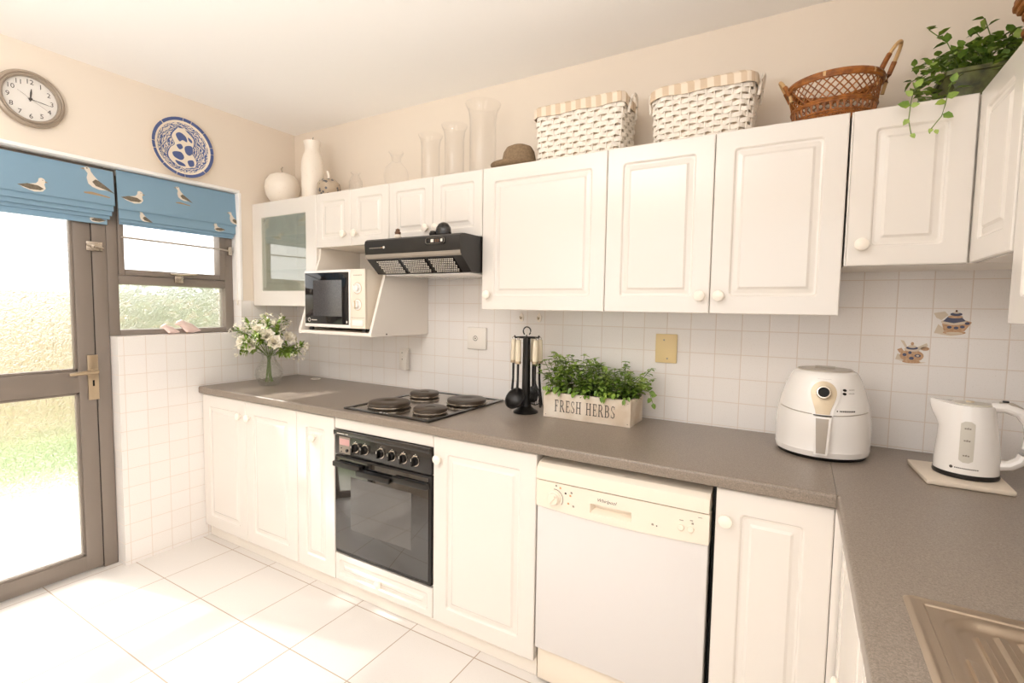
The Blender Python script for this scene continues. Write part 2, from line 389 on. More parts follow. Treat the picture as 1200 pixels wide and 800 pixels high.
def rrect(w, h, ins, r, k=4):
    x0, x1, y0, y1 = ins, w-ins, ins, h-ins; out = []
    for cx, cy, a0 in ((x1-r, y0+r, -pi/2), (x1-r, y1-r, 0), (x0+r, y1-r, pi/2), (x0+r, y0+r, pi)):
        for i in range(k+1):
            a = a0 + pi/2*i/k; out.append((cx + r*cos(a), cy + r*sin(a)))
    return out
def panel_door(o, n, w, h, t=.018, a=.060, mat='cab', flat=False, glass=False):
    """moulded door: slab with a routed groove around a raised field; o is its lower left corner at the back"""
    u, v, n = frame(n); o = Vector(o); mb = MB().m(mat)
    if flat: prof = [(0, 0, .0015), (0, t-.003, .0015), (.003, t, .002)]
    elif glass: prof = [(0, 0, .0015), (0, t-.003, .0015), (.003, t, .002), (a, t, .004), (a+.004, t-.006, .003), (a+.004, 0, .003)]
    else: prof = [(0, 0, .0015), (0, t-.003, .0015), (.003, t, .002), (a, t, .012), (a+.003, t-.002, .011), (a+.006, t-.0070, .010), (a+.012, t-.0080, .008),
                  (a+.026, t-.0055, .004), (a+.030, t-.003, .003), (a+.0335, t-.0005, .003)]
    rs = []
    for ins, d, r in prof: rs.append([o + u*x + v*y + n*d for x, y in rrect(w, h, ins, r)])
    if glass: mb.rings(rs + [rs[0]], False, False)
    else: mb.rings(rs)
    return mb
def knob(p, n, parent, r=.0195):
    mb = MB().m('knob').lathe([(.0075, 0), (.0065, .006), (.007, .010), (r*.86, .014), (r, .019), (r*.93, .024), (r*.6, .0275), (.0001, .029)], p, n, 24, cap0=True)
    return mb.build('knob', parent)

# ------------------------------------------------------------------ room shell
XR, YF, ZC = 3.735, -3.70, 2.51
ZS, ZT2 = 1.2044, 2.058            # sill, head of the opening
YW, YD0, YD1 = -.392, -1.060, -2.04
struct(MB().m('floor').box(-.14, YF-.2, -.12, XR+.2, .2, 0).build('floor'))
struct(MB().m('ceiling').box(-.25, YF-.2, ZC, XR+.2, .2, ZC+.1).build('ceiling'))
w = MB().m('tile').box(0, 0, 0, XR, .15, 1.75); w.m('plaster').box(0, 0, 1.75, XR, .15, ZC)
struct(w.build('wall_back'))
w = MB().m('plaster').box(-.25, YF-.2, ZT2, 0, .15, ZC).box(-.25, YW, 1.402, 0, .15, ZT2).box(-.25, YF-.2, 0, 0, YD1, ZT2)
w.m('tile').box(-.25, YW, 0, 0, .15, 1.402).box(-.25, -1.040, 0, 0, YW, ZS)
struct(w.build('wall_left'))
# right wall; the unseen window over the sink is added for soft light
w = MB().m('tile').box(XR, -1.35, 0, XR+.2, .15, 1.75).box(XR, -2.75, 0, XR+.2, -1.35, 1.10)
w.m('plaster').box(XR, -1.35, 1.75, XR+.2, .15, ZC).box(XR, -2.75, 2.05, XR+.2, -1.35, ZC).box(XR, YF-.2, 0, XR+.2, -2.75, ZC)
struct(w.build('wall_right'))
# wall behind the viewer; its wide unseen window is added to brighten the room
w = MB().m('plaster').box(0, YF-.2, 0, XR, YF, .95).box(0, YF-.2, 2.3, XR, YF, ZC).box(0, YF-.2, .95, .35, YF, 2.3).box(3.4, YF-.2, .95, XR, YF, 2.3)
struct(w.build('wall_front'))
def added_window(name, axis, at, a0, a1, z0, z1, mull):  # frame and pane for the two added, unseen windows
    fr = MB().m('alu')
    def bar(p0, p1, q0, q1):
        if axis == 'y': fr.box(p0, at-.03, q0, p1, at+.03, q1, .004)
        else: fr.box(at-.03, p0, q0, at+.03, p1, q1, .004)
    bar(a0, a1, z0, z0+.05); bar(a0, a1, z1-.05, z1); bar(a0, a0+.05, z0+.05, z1-.05); bar(a1-.05, a1, z0+.05, z1-.05)
    for m_ in mull: bar(m_-.025, m_+.025, z0+.05, z1-.05)
    o = struct(fr.build(name)); g = MB().m('clear')
    if axis == 'y': g.box(a0+.045, at-.003, z0+.045, a1-.045, at+.003, z1-.045)
    else: g.box(at-.003, a0+.045, z0+.045, at+.003, a1-.045, z1-.045)
    g.build('added_window_pane', o)
added_window('added_window_2', 'x', XR+.1, -2.75, -1.35, 1.10, 2.05, [-2.05])
added_window('added_window_3', 'y', YF-.1, .35, 3.4, .95, 2.3, [1.37, 2.38])
# white trim round the head of the door and window opening
struct(MB().m('ceiling').box(-.105, YD1, ZT2-.004, .004, YW+.004, ZT2+.012, .003).box(-.105, YW-.004, 1.402, .004, YW+.012, ZT2-.004, .003).build('trim_1'))

# ---- door_1 : bronze grey framed frosted glass door
FX0, FX1 = -.125, -.080
d = struct(MB().m('alu').box(-.15, -1.102, 0, -.078, -1.043, ZT2, .003).box(-.15, YD1, 0, -.078, YD1+.055, ZT2, .003)
           .box(-.15, YD1+.055, 2.0, -.078, -1.102, ZT2, .003).build('door_1'))
yl, yr = YD1+.058, -1.106
mb = MB().m('alu')
mb.box(FX0, yl, .010, FX1, yl+.075, 1.995, .003).box(FX0, yr-.070, .010, FX1, yr, 1.995, .003)
for z0, z1 in ((.010, .090), (.928, 1.036), (1.915, 1.995)): mb.box(FX0, yl+.07, z0, FX1-.001, yr-.065, z1, .003)
mb.m('alu')
for z0, z1 in ((.090, .928), (1.036, 1.915)):   # glazing beads
    for q in ((yl+.075, z0, yl+.087, z1), (yr-.082, z0, yr-.070, z1), (yl+.075, z0, yr-.07, z0+.012), (yl+.075, z1-.012, yr-.07, z1)):
        mb.box(FX0+.012, q[0], q[1], FX1-.006, q[2], q[3], .002)
leafd = mb.build('door_leaf', d)
for z0, z1 in ((.095, .923), (1.041, 1.91)):
    MB().m('frost').box(-.107, yl+.078, z0, -.101, yr-.073, z1).build('glass_pane', d)
MB().m('rubber').box(-.124, yr+.0005, .012, -.083, yr+.0038, 1.995).build('gasket', d)
h = MB().m('brass').box(-.0785, -1.142, .886, -.071, -1.098, 1.112, .002).build('handle_plate', d)
MB().m('brass').lathe([(.013, 0), (.013, .012), (.009, .016), (.009, .04)], (-.0715, -1.120, 1.030), (1,0,0), 16, cap0=True, cap1=True)\
  .tube([(-.036, -1.112, 1.030), (-.034, -1.135, 1.030), (-.034, -1.19, 1.027), (-.036, -1.225, 1.024)], [.009, .010, .009, .007], 10).build('lever', h)
MB().m('dark').box(-.0712, -1.124, .955, -.0705, -1.116, .985).build('keyhole', h)
MB().m('chrome').box(-.0785, -1.128, 1.632, -.071, -1.060, 1.680, .004).lathe([(.012, 0), (.012, .014), (.004, .018)], (-.071, -1.102, 1.656), (1,0,0), 12, cap1=True)\
  .tube([(-.060, -1.13, 1.662), (-.058, -1.09, 1.652), (-.062, -1.062, 1.648)], .005, 8).build('latch', d)
# ---- window_1 : fixed lower pane and top-hung clear sash
wy0, wy1 = -1.0425, YW-.001
mb = MB().m('alu')
mb.box(-.15, wy0, ZS+.001, -.078, -.995, ZT2-.006, .003).box(-.15, -.442, ZS+.001, -.078, wy1, ZT2-.006, .003)
mb.box(-.15, -.995, ZS+.001, -.078, -.442, 1.234, .003).box(-.15, -.995, 1.474, -.078, -.442, 1.520, .003).box(-.15, -.995, 1.985, -.078, -.442, ZT2-.006, .003)
wn = struct(mb.build('window_1'))
MB().m('frost').box(-.118, -.999, 1.230, -.112, -.438, 1.478).build('lower_pane', wn)
mb = MB().m('alu')
for q in ((-.994, 1.522, -.968, 1.983), (-.478, 1.522, -.443, 1.983), (-.968, 1.522, -.478, 1.552), (-.968, 1.955, -.478, 1.983)):
    mb.box(-.135, q[0], q[1], -.070, q[2], q[3], .004)
sash = mb.build('sash', wn)
MB().m('clear').box(-.104, -.972, 1.548, -.100, -.474, 1.959).build('sash_pane', sash)
MB().m('grey').tube([(-.064, -.985, 1.716), (-.064, -.47, 1.708), (-.064, -.405, 1.702)], .005, 8).build('stay_bar', wn)
MB().m('chrome').box(-.072, -.735, 1.492, -.058, -.69, 1.532, .003).tube([(-.056, -.76, 1.540), (-.052, -.71, 1.538), (-.054, -.62, 1.545)], .006, 8).build('window_catch', wn)
MB().m('chrome').box(-.072, -.432, 1.675, -.052, -.41, 1.728, .004).build('stay_bracket', wn)
# white hem of the reveal where tiles meet the frame
# ------------------------------------------------------------------ garden outside
def garden_ground():
    m, nt, out = new_mat('garden ground'); L = nt.links.new
    p = N(nt, 'BsdfPrincipled'); setin(p, Roughness=.9); L(p.outputs[0], out.inputs[0])
    geo = N(nt, 'NewGeometry'); sx = N(nt, 'SeparateXYZ'); L(geo.outputs['Position'], sx.inputs[0])
    n = N(nt, 'TexNoise'); setin(n, Scale=1.6, Detail=6); L(geo.outputs['Position'], n.inputs['Vector'])
    n3 = N(nt, 'TexNoise'); setin(n3, Scale=25, Detail=4); L(geo.outputs['Position'], n3.inputs['Vector'])
    def mth(op, a_, b_):
        q = N(nt, 'Math', operation=op)
        for i_, v_ in enumerate((a_, b_)):
            if isinstance(v_, (int, float)): q.inputs[i_].default_value = v_
            else: L(v_, q.inputs[i_])
        return q.outputs[0]
    t_ = mth('ADD', mth('MULTIPLY', sx.outputs[0], -1), mth('ADD', mth('MULTIPLY', n.outputs[0], .6), mth('MULTIPLY', n3.outputs[0], .4)))
    mr = N(nt, 'MapRange'); setin(mr, From_Min=1.0, From_Max=6.0); L(t_, mr.inputs[0])
    rp = N(nt, 'ValToRGB'); e = rp.color_ramp.elements
    e[0].position = .20; e[0].color = srgb(246, 240, 230); e[1].position = .42; e[1].color = srgb(74, 124, 44)
    q = e.new(.62); q.color = srgb(92, 132, 60); q = e.new(.85); q.color = srgb(204, 182, 152)
    L(mr.outputs[0], rp.inputs[0]); L(rp.outputs[0], p.inputs['Base Color'])
    return m
M['garden'] = garden_ground()
struct(MB().m('garden').box(-5.6, -9, -.2, -.26, 5, -.10).build('ground'))
o = MB().m('gwall').box(-5.8, -9, -.2, -5.6, 5, 1.50).build('garden_wall'); o['kind'] = 'structure'
hb = MB().m('hedge')
for i in range(2200):
    c = Vector((rnd.uniform(-1.75, -1.35), rnd.uniform(-.58, 1.3), rnd.uniform(-.1, 1.60)))
    a = rnd.uniform(0, 2*pi); e = rnd.uniform(-.8, .8); s_ = rnd.uniform(.04, .09)
    u_ = Vector((cos(a)*cos(e), sin(a)*cos(e), sin(e))); v_ = u_.cross(Vector((rnd.random()-.5, rnd.random()-.5, .7))).normalized()
    hb.add([c-u_*s_, c+v_*s_*.5, c+u_*s_, c-v_*s_*.5], [(0,1,2,3)])
o = hb.build('garden_hedge', fix=False); tag(o, 'pale green hedge seen blurred through the lower window pane', 'hedge'); o['kind'] = 'stuff'
# ------------------------------------------------------------------ fitted kitchen
YU, ZB, ZB2, ZT = -.3125, 1.3714, 1.5275, 2.0
FY = (0, -1, 0); FX = (-1, 0, 0)
def carcass(mb, x0, x1, y0, y1, z0, z1, t=.016, open_front=False):
    if not open_front: return mb.box(x0, y0, z0, x1, y1, z1, .001, 1)
    return mb.box(x0, y0, z0, x0+t, y1, z1).box(x1-t, y0, z0, x1, y1, z1).box(x0+t, y0, z0, x1-t, y1, z0+t).box(x0+t, y0, z1-t, x1-t, y1, z1).box(x0+t, y1-.006, z0+t, x1-t, y1, z1-t)
G = .0009
def wall_unit(x0, x1, z0, label, knobs, split=None, a=.060, kz=None):
    t = thing('wall_cabinet', ((x0+x1)/2, -.15, z0), label, 'cabinet', 'white wall cabinets')
    carcass(MB().m('carcass'), x0+.0005, x1-.0005, YU+.0185, -.002, z0+.001, ZT).build('body', t)
    xs = [x0, x1] if split is None else [x0, split, x1]
    for i in range(len(xs)-1):
        dd = panel_door((xs[i]+G, YU+.018, z0), FY, xs[i+1]-xs[i]-2*G, ZT-z0, a=a).build('door', t, angle=14)
        if i < len(knobs): knob((knobs[i], YU, kz or z0+.064), FY, dd)
    return t
# glazed corner cabinet
t = thing('glass_cabinet', (.3, -.15, ZB), 'white corner wall cabinet with one tinted glass door, beside the window', 'cabinet', 'white wall cabinets')
carcass(MB().m('carcass'), .003, .6035, YU+.0185, -.002, ZB+.001, ZT, open_front=True).build('body', t)
gd = panel_door((.003, YU+.018, ZB), FY, .6, ZT-ZB, a=.088, glass=True).build('door', t)
MB().m('greenpane').box(.088, YU+.003, ZB+.088, .518, YU+.007, ZT-.066).build('glass_pane', gd)
for z in (1.79, 1.585): MB().m('shelfglass').box(.0195, -.285, z, .587, -.01, z+.006, .001, 1).build('glass_shelf', t)
for z in (1.47, 1.90): MB().m('chrome').lathe([(.014, 0), (.014, .006), (.01, .008)], (.105, YU+.0075, z), (0,1,0), 14, cap1=True).build('hinge', gd)
# microwave unit : two small doors over an open niche with slanted side panels and a shelf
MX0, MX1 = .605, 1.1615
t = wall_unit(MX0, MX1, 1.702, 'white cabinet with two small doors above the open microwave niche', (.838, .925), .8835, .045, 1.766)
for x0, x1 in ((MX0+.0005, MX0+.0165), (MX1-.0165, MX1-.0005)):
    MB().m('carcass').prism_x([(-.002, 1.226), (-.434, 1.226), (-.434, 1.243), (-.302, 1.640), (-.292, 1.7015), (-.002, 1.7015)], x0, x1).build('side_panel', t)
MB().m('carcass').box(MX0+.0175, -.432, 1.227, MX1-.0175, -.003, 1.2435, .001, 1).build('shelf', t)
MB().m('carcass').box(MX0+.0175, -.008, 1.2445, MX1-.0175, -.003, 1.7005).build('back_panel', t)
MB().m('text').lathe([(.004, 0), (.004, .002)], (MX1-.0003, -.33, 1.236), (1,0,0), 8, cap1=True).build('screw_cap', t)
wall_unit(1.1625, 1.7325, 1.702, 'white cabinet with two small doors directly above the black extractor hood', (1.412, 1.476), 1.4465, .045, 1.758)
wall_unit(1.7335, 2.3165, ZB, 'widest white wall cabinet with its knob at lower left, right of the extractor hood', (1.770,), kz=1.438)
wall_unit(2.3175, 2.7095, ZB, 'tall white wall cabinet with its knob at the lower right, under the two white baskets', (2.678,), kz=1.434)
wall_unit(2.7105, 3.0985, ZB, 'tall white wall cabinet with its knob at the lower left, under the brown cane basket', (2.741,), kz=1.434)
# short cabinets in the corner
t = thing('wall_cabinet', (3.25, -.15, ZB2), 'short white wall cabinet under the trailing plant, above the teapot tiles', 'cabinet', 'white wall cabinets')
carcass(MB().m('carcass'), 3.1035, XR-.003, YU+.0185, -.002, ZB2+.001, ZT).build('body', t)
MB().m('cab').box(3.1036, YU+.004, ZB2+.002, 3.1078, YU+.018, ZT-.001).build('filler_strip', t)
dd = panel_door((3.1085, YU+.018, ZB2), FY, 3.3985-3.1085, ZT-ZB2, a=.058).build('door', t, angle=14); knob((3.146, YU, 1.592), FY, dd)
t = thing('wall_cabinet', (3.57, -.49, ZB2), 'short white wall cabinet on the right wall, turned towards the window', 'cabinet', 'white wall cabinets')
carcass(MB().m('carcass'), 3.4185, XR-.003, -.645, -.3135, ZB2+.001, ZT).build('body', t)
panel_door((3.418, -.316, ZB2), FX, .326, ZT-ZB2, a=.058).build('door', t, angle=14)
t = thing('wall_cabinet', (3.57, -.9, 1.361), 'tall white wall cabinet on the right wall, cut by the edge of the photo', 'cabinet', 'white wall cabinets')
carcass(MB().m('carcass'), 3.4185, XR-.003, -1.2, -.660, 1.362, ZT).build('body', t)
dd = panel_door((3.418, -.6605, 1.361), FX, .538, ZT-1.361).build('door', t, angle=14); knob((3.40, -1.16, 1.43), FX, dd)

# ---- base units
YB, ZD0, ZD1 = -.638, .076, .856
def base_unit(x0, x1, label, splits, knobs, kz, body=True):
    t = thing('base_cabinet', ((x0+x1)/2, -.3, 0), label, 'cabinet', 'white base cabinets')
    carcass(MB().m('carcass'), x0+.0005, x1-.0005, YB+.0185, -.003, .077, .862).build('body', t)
    xs = [x0] + list(splits) + [x1]
    for i in range(len(xs)-1):
        dd = panel_door((xs[i]+G, YB+.018, ZD0), FY, xs[i+1]-xs[i]-2*G, ZD1-ZD0, a=.066).build('door', t, angle=14)
        if knobs[i]: knob((knobs[i], YB, kz), FY, dd)
    return t
base_unit(.004, .8545, 'white two-door base cabinet in the corner by the window wall', (.4255,), (.383, .463), .770)
base_unit(.8555, 1.1295, 'narrow white base cabinet immediately left of the oven', (), (.992,), .742)
t = thing('oven_housing', (1.427, -.3, 0), 'white oven housing unit with a shallow drawer below the black oven', 'cabinet', 'white base cabinets')
MB().m('carcass').box(1.1305, -.62, .077, 1.1465, -.003, .862).box(1.7065, -.62, .077, 1.7225, -.003, .862).box(1.147, -.61, .20, 1.706, -.003, .214).box(1.147, -.61, .077, 1.706, -.003, .092).box(1.147, -.02, .215, 1.706, -.003, .862).build('body', t)
panel_door((1.132, -.620, .806), FY, .5895, .052, t=.016, flat=True).build('filler_panel', t)
dr = panel_door((1.132, -.620, .078), FY, .5895, .129, a=.026).build('drawer', t, angle=14); knob((1.425, YB, .142), FY, dr)
base_unit(1.7235, 2.1995, 'wide white base cabinet between the oven and the dishwasher', (), (1.756,), .767)
base_unit(2.802, 3.1, 'white base cabinet between the dishwasher and the corner', (), (2.832,), .765)
# right hand run
t = thing('base_cabinet', (3.4, -1.6, 0), 'white base cabinet under the drainer, seen edge-on at the right', 'cabinet', 'white base cabinets')
MB().m('carcass').box(3.139, -2.55, .077, XR-.004, -.645, .735).box(3.139, -1.10, .736, 3.73, -.645, .862).build('body', t)
dd = panel_door((3.138, -.6415, ZD0), FX, .5265, ZD1-ZD0, a=.066).build('door', t, angle=14); knob((3.12, -.905, .54), FX, dd)
dd = panel_door((3.138, -1.171, ZD0), FX, .50, ZD1-ZD0, a=.066).build('door', t, angle=14)
def board(name, label, *b):
    return tag(MB().m('carcass').box(*b, .001, 1).build(name), label, 'plinth')
board('plinth', 'white plinth board along the floor under the base cabinets and oven', .003, -.607, .001, 2.199, -.592, .074)
board('plinth', 'white plinth board under the corner base cabinet right of the dishwasher', 2.803, -.607, .001, 3.17, -.592, .074)
board('plinth', 'white plinth board under the drainer cabinets on the right', 3.172, -2.55, .001, 3.187, -.608, .074)

# ---- worktops
ZK = .900
def nosing(y, z0, z1, r=.009):     # rounded front edge profile, front at y (pointing -), from the top round to the bottom
    out = []
    for i in range(7):
        a = pi/2 + (pi/2)*i/6; out.append((y + r + r*cos(a), z1 - r + r*sin(a)))
    for i in range(4):
        a = pi + (pi/2)*i/3; out.append((y + .004 + .004*cos(a), z0 + .004 + .004*sin(a)))
    return out
w = MB().m('lam').prism_x([(-.002, ZK)] + nosing(-.657, .8635, ZK) + [(-.002, .8635)], .003, 3.0995)
tag(w.build('worktop'), 'grey-brown laminate worktop running along the tiled back wall under the hob', 'worktop')
w = MB().m('lam')
pr = nosing(3.100, .8635, ZK)
w.prism_y([(3.19, ZK)] + pr + [(3.19, .8635)], -2.6, -.6575)
w.box(3.1005, -.6575, .8635, 3.19, -.002, ZK).box(3.19, -1.172, .8635, XR-.002, -.002, ZK).box(3.19, -2.6, .8635, XR-.002, -2.09, ZK).box(3.63, -2.09, .8635, XR-.002, -1.172, ZK)
tag(w.build('worktop'), 'grey-brown laminate worktop on the right, holding the steel drainer', 'worktop')

# ---- sink : pressed steel sheet as a height field
def sd(x, y, x0, x1, y0, y1, r):
    cx, cy = (x0+x1)/2, (y0+y1)/2; qx = abs(x-cx)-(x1-x0)/2+r; qy = abs(y-cy)-(y1-y0)/2+r
    return sqrt(max(qx,0)**2 + max(qy,0)**2) + min(max(qx,qy),0) - r
def smooth(a, b, t): t = max(0, min(1, (t-a)/(b-a))); return t*t*(3-2*t)
def sink_z(x, y):
    e = sd(x, y, 3.168, 3.655, -2.12, -1.143, .016)
    z = .9035 - .003*smooth(-.006, 0, e) + .0012*(smooth(-.013, -.009, e) - smooth(-.008, -.004, e))
    z -= .0022*smooth(-.024, -.027, e)
    rcs = sd(x, y, 3.207, 3.625, -1.70, -1.178, .055)
    dp = .0085*smooth(0, -.020, rcs)
    z -= dp + .002*smooth(-1.30, -1.68, y)*smooth(0, -.02, rcs)
    for k in range(14):
        xc = 3.226 + .0265*k; st = -1.292 if k == 0 else (-1.218 if k == 1 else -1.203)
        if k >= 12: st = -1.218 if k == 12 else -1.292
        if abs(x-xc) < .012:
            z += .0058 * smooth(.0075, .0045, abs(x-xc)) * smooth(st+.004, st-.010, y) * smooth(-1.665, -1.65, y)
    bw = sd(x, y, 3.22, 3.61, -2.07, -1.74, .05)
    z -= .15*smooth(0, -.035, bw)
    return z
xs = [3.168 + (3.655-3.168)*i/200 for i in range(201)]
ys = [-1.143 - .30*i/110 for i in range(111)] + [-1.443 - (2.12-1.443)*i/80 for i in range(1, 81)]
vs = []; ok = {}
for j, y in enumerate(ys):
    for i, x in enumerate(xs):
        e = sd(x, y, 3.168, 3.655, -2.12, -1.143, .016)
        # pull the corner samples onto the rounded outline
        if e > 0:
            cx = min(max(x, 3.184), 3.639); cy = min(max(y, -2.104), -1.159); dx, dy = x-cx, y-cy; l = sqrt(dx*dx+dy*dy); vx, vy = cx+dx/l*.016, cy+dy/l*.016
        else: vx, vy = x, y
        vs.append((vx, vy, sink_z(vx, vy)))
nx = len(xs)
mb = MB().m('steel').add(vs, [(j*nx+i, (j+1)*nx+i, (j+1)*nx+i+1, j*nx+i+1) for j in range(len(ys)-1) for i in range(nx-1)])
sk = tag(mb.build('sink', fix=False), 'stainless steel sink with a ridged drainer set into the right worktop', 'sink')
MB().m('chrome').lathe([(.04, 0), (.04, .003), (.03, .003), (.02, .001)], (3.415, -1.9, .7515), (0,0,1), 24, cap1=True).build('drain', sk)

# ---- hob
t = thing('hob', (1.43, -.32, .9), 'black-edged electric hob with four solid round plates on the worktop', 'hob')
HX0, HX1, HY0, HY1 = 1.178, 1.690, -.625, -.030
mb = MB().m('hobplate').box(HX0+.02, HY0+.02, .901, HX1-.02, HY1-.02, .906)
mb.m('black').box(HX0, HY0, .9005, HX0+.028, HY1, .909, .003).box(HX1-.028, HY0, .9005, HX1, HY1, .909, .003).box(HX0+.028, HY0, .9005, HX1-.028, HY0+.026, .909, .003).box(HX0+.028, HY1-.026, .9005, HX1-.028, HY1, .909, .003)
mb.m('offwhite').box(1.40, HY0+.006, .9089, 1.41, HY0+.016, .9094).box(1.424, HY0+.006, .9089, 1.428, HY0+.016, .9094).box(1.44, HY0+.006, .9089, 1.446, HY0+.016, .9094)
mb.build('hob_frame', t)
for x, y, r in ((1.335, -.487, .098), (1.302, -.196, .076), (1.592, -.222, .096), (1.585, -.490, .076)):
    q = MB().m('castiron').lathe([(r*.94, .9055), (r*.95, .915), (r, .918), (r, .927), (r*.985, .932), (r*.93, .9345), (r*.30, .9345), (r*.26, .9325), (.0001, .9325)], (x, y, 0), (0,0,1), 48)
    q.m('chrome').lathe([(r*1.005, .912), (r*1.035, .913), (r*1.035, .918), (r*1.0, .919)], (x, y, 0), (0,0,1), 48)
    q.build('hotplate', t)

# ---- oven
t = thing('oven', (1.4265, -.33, .215), 'black built-in electric oven with six knobs and a glass door, below the hob', 'oven')
OX0, OX1 = 1.139, 1.7155
MB().m('blackm').box(1.150, -.615, .2165, 1.703, -.03, .798).build('body', t)
mb = MB().m('black').box(OX0, -.640, .688, OX1, -.6155, .804, .003).box(OX0, -.652, .781, OX1, -.638, .804, .004)
mb.m('offwhite').poly([(x, y) for x, y in ((0,0),(.050,0),(.050,.004),(0,.004))], (1.165, -.6523, .790), (1,0,0), (0,0,1))
mb.poly([(0,0),(.006,0),(.006,.005),(0,.005)], (1.222, -.6523, .790), (1,0,0), (0,0,1)).poly([(0,0),(.006,0),(.006,.005),(0,.005)], (1.232, -.6523, .790), (1,0,0), (0,0,1))
cp = mb.build('control_panel', t)
mb = MB().m('greyprint').box(1.168, -.6425, .697, 1.240, -.6395, .776, .001); mb.m('pink').box(1.172, -.6432, .736, 1.236, -.642, .766, .0005)
mb.m('black').lathe([(.007, 0), (.007, .007), (.005, .008)], (1.224, -.6425, .715), FY, 14, cap1=True).lathe([(.003, 0), (.003, .003)], (1.185, -.6425, .722), FY, 8, cap1=True).lathe([(.003, 0), (.003, .003)], (1.185, -.6425, .706), FY, 8, cap1=True)
mb.build('clock_display', t)
for i, x in enumerate((1.275, 1.335, 1.432, 1.498, 1.564, 1.630)):
    mb = MB().m('chrome').lathe([(.0225, 0), (.0225, .0025), (.019, .003)], (x, -.640, .735), FY, 28)
    mb.m('blackm').lathe([(.019, .002), (.018, .013), (.0165, .015), (.0001, .015)], (x, -.640, .735), FY, 28)
    mb.box(x-.0045, -.668, .718, x+.0045, -.654, .752, .002)
    mb.m('offwhite').box(x-.001, -.6688, .740, x+.001, -.6678, .751).lathe([(.0018, 0), (.0018, .0006)], (x, -.6401, .763), FY, 8, cap1=True).box(x-.010, -.6412, .7545, x+.010, -.6399, .758)
    mb.build('control_knob', t)
mb = MB().m('blackm').box(OX0, -.640, .216, OX1, -.6155, .684, .003)
od = mb.build('oven_door', t)
gp = MB().m('blackglass').box(OX0+.004, -.6435, .232, OX1-.012, -.6402, .676, .001).build('glass_panel', od)
MB().m('ovenwin').box(1.245, -.6442, .345, 1.612, -.6434, .595).build('oven_window', gp)
hb_ = MB().m('blackm').box(OX0+.016, -.672, .640, 1.330, -.650, .664, .003).box(1.325, -.688, .626, 1.522, -.654, .650, .003).box(1.518, -.674, .634, OX1-.002, -.650, .658, .003)
hb_.box(1.16, -.652, .645, 1.175, -.6436, .660).box(1.68, -.652, .640, 1.695, -.6436, .655)
hb_.build('handle', od)

# ---- dishwasher
t = thing('dishwasher', (2.499, -.33, 0), 'white dishwasher with an aged cream control panel under the worktop', 'dishwasher')
DX0, DX1 = 2.2065, 2.788
MB().m('dwwhite').box(DX0+.004, -.605, .02, DX1-.004, -.03, .835).build('body', t)
MB().m('dark').box(2.7905, -.60, .02, 2.8005, -.05, .855).build('gap_strip', t)
MB().m('dwcream').prism_x([(-.03, .840), (-.60, .840), (-.634, .832), (-.650, .818), (-.654, .800), (-.654, .776), (-.03, .776)], DX0+.001, DX1-.001).build('top_lid', t, angle=20)
mb = MB().m('dwcream')                         # control fascia with a bowed lower edge and a recessed grip
def bow(x): s_ = (x-DX0)/(DX1-DX0)*2-1; return .672 + .010*(s_*s_) - .004
top, front = .7715, -.650
gx0, gx1, gz0, gz1 = 2.410, 2.552, .694, .726
cols = [DX0, 2.30, 2.36, gx0, 2.48, gx1, 2.62, 2.70, DX1]
vs = []; fs = []
for x in cols: vs += [(x, front, bow(x)), (x, front, gz0), (x, front, gz1), (x, front, top)]
for i in range(len(cols)-1):
    for k in range(3):
        if k == 1 and cols[i] >= gx0 and cols[i+1] <= gx1: continue
        fs.append((i*4+k, (i+1)*4+k, (i+1)*4+k+1, i*4+k+1))
mb.add(vs, fs)
vs = []; fs = []
for x in cols: vs += [(x, front, top), (x, -.606, top), (x, -.606, bow(x)), (x, front, bow(x))]
for i in range(len(cols)-1):
    for k in (0, 2): fs.append((i*4+k, i*4+k+1, (i+1)*4+k+1, (i+1)*4+k))
fs += [(0,1,2,3), tuple(4*(len(cols)-1)+k for k in range(4))]
mb.add(vs, fs)
rim = [(gx0, gz0), (gx1, gz0), (gx1, gz1), (gx0, gz1)]; inn = [(gx0+.010, gz0+.012), (gx1-.010, gz0+.012), (gx1-.006, gz1-.001), (gx0+.006, gz1-.001)]
mb.add([(x, front, z) for x, z in rim] + [(x, front+.024, z) for x, z in inn], [(0,1,5,4),(1,2,6,5),(2,3,7,6),(3,0,4,7),(4,5,6,7)])
U, V, Nn = (1,0,0), (0,0,1), (0,-1,0)
mb.m('text').text('Whirlpool', (2.467, front, .7435), U, V, Nn, .016, .0005, shear=.35)
mb.m('greyprint')
arc = [(2.278 + .031*cos(a), .7165 + .031*sin(a)) for a in [radians(q) for q in range(-35, 96, 10)]]; arc2 = [(2.278 + .034*cos(a), .7165 + .034*sin(a)) for a in [radians(q) for q in range(-35, 96, 10)]]
for i in range(len(arc)-1): mb.poly([arc[i], arc2[i], arc2[i+1], arc[i+1]], (0, front-.0005, 0), U, V)
for x, z, c in ((2.300, .757, 'orange'), (2.284, .762, 'greyprint'), (2.320, .742, 'text'), (2.338, .737, 'orange'), (2.342, .748, 'greyprint'), (2.331, .708, 'orange'), (2.350, .702, 'greyprint'), (2.621, .704, 'greyprint')):
    mb.m(c).poly([(-.0035,-.003),(.0035,-.003),(.0035,.001),(.001,.004),(-.0035,.003)], (x, front-.0005, z), U, V)
mb.m('text').poly([(-.002,-.002),(.002,-.002),(.002,.002),(-.002,.002)], (2.634, front-.0005, .702), U, V)
mb.m('greyprint').poly([(-.006,0),(.006,0),(.006,.0025),(-.006,.0025)], (2.708, front-.0005, .737), U, V).poly([(-.005,0),(.004,0),(.004,.003),(-.005,.003)], (2.738, front-.0005, .742), U, V)
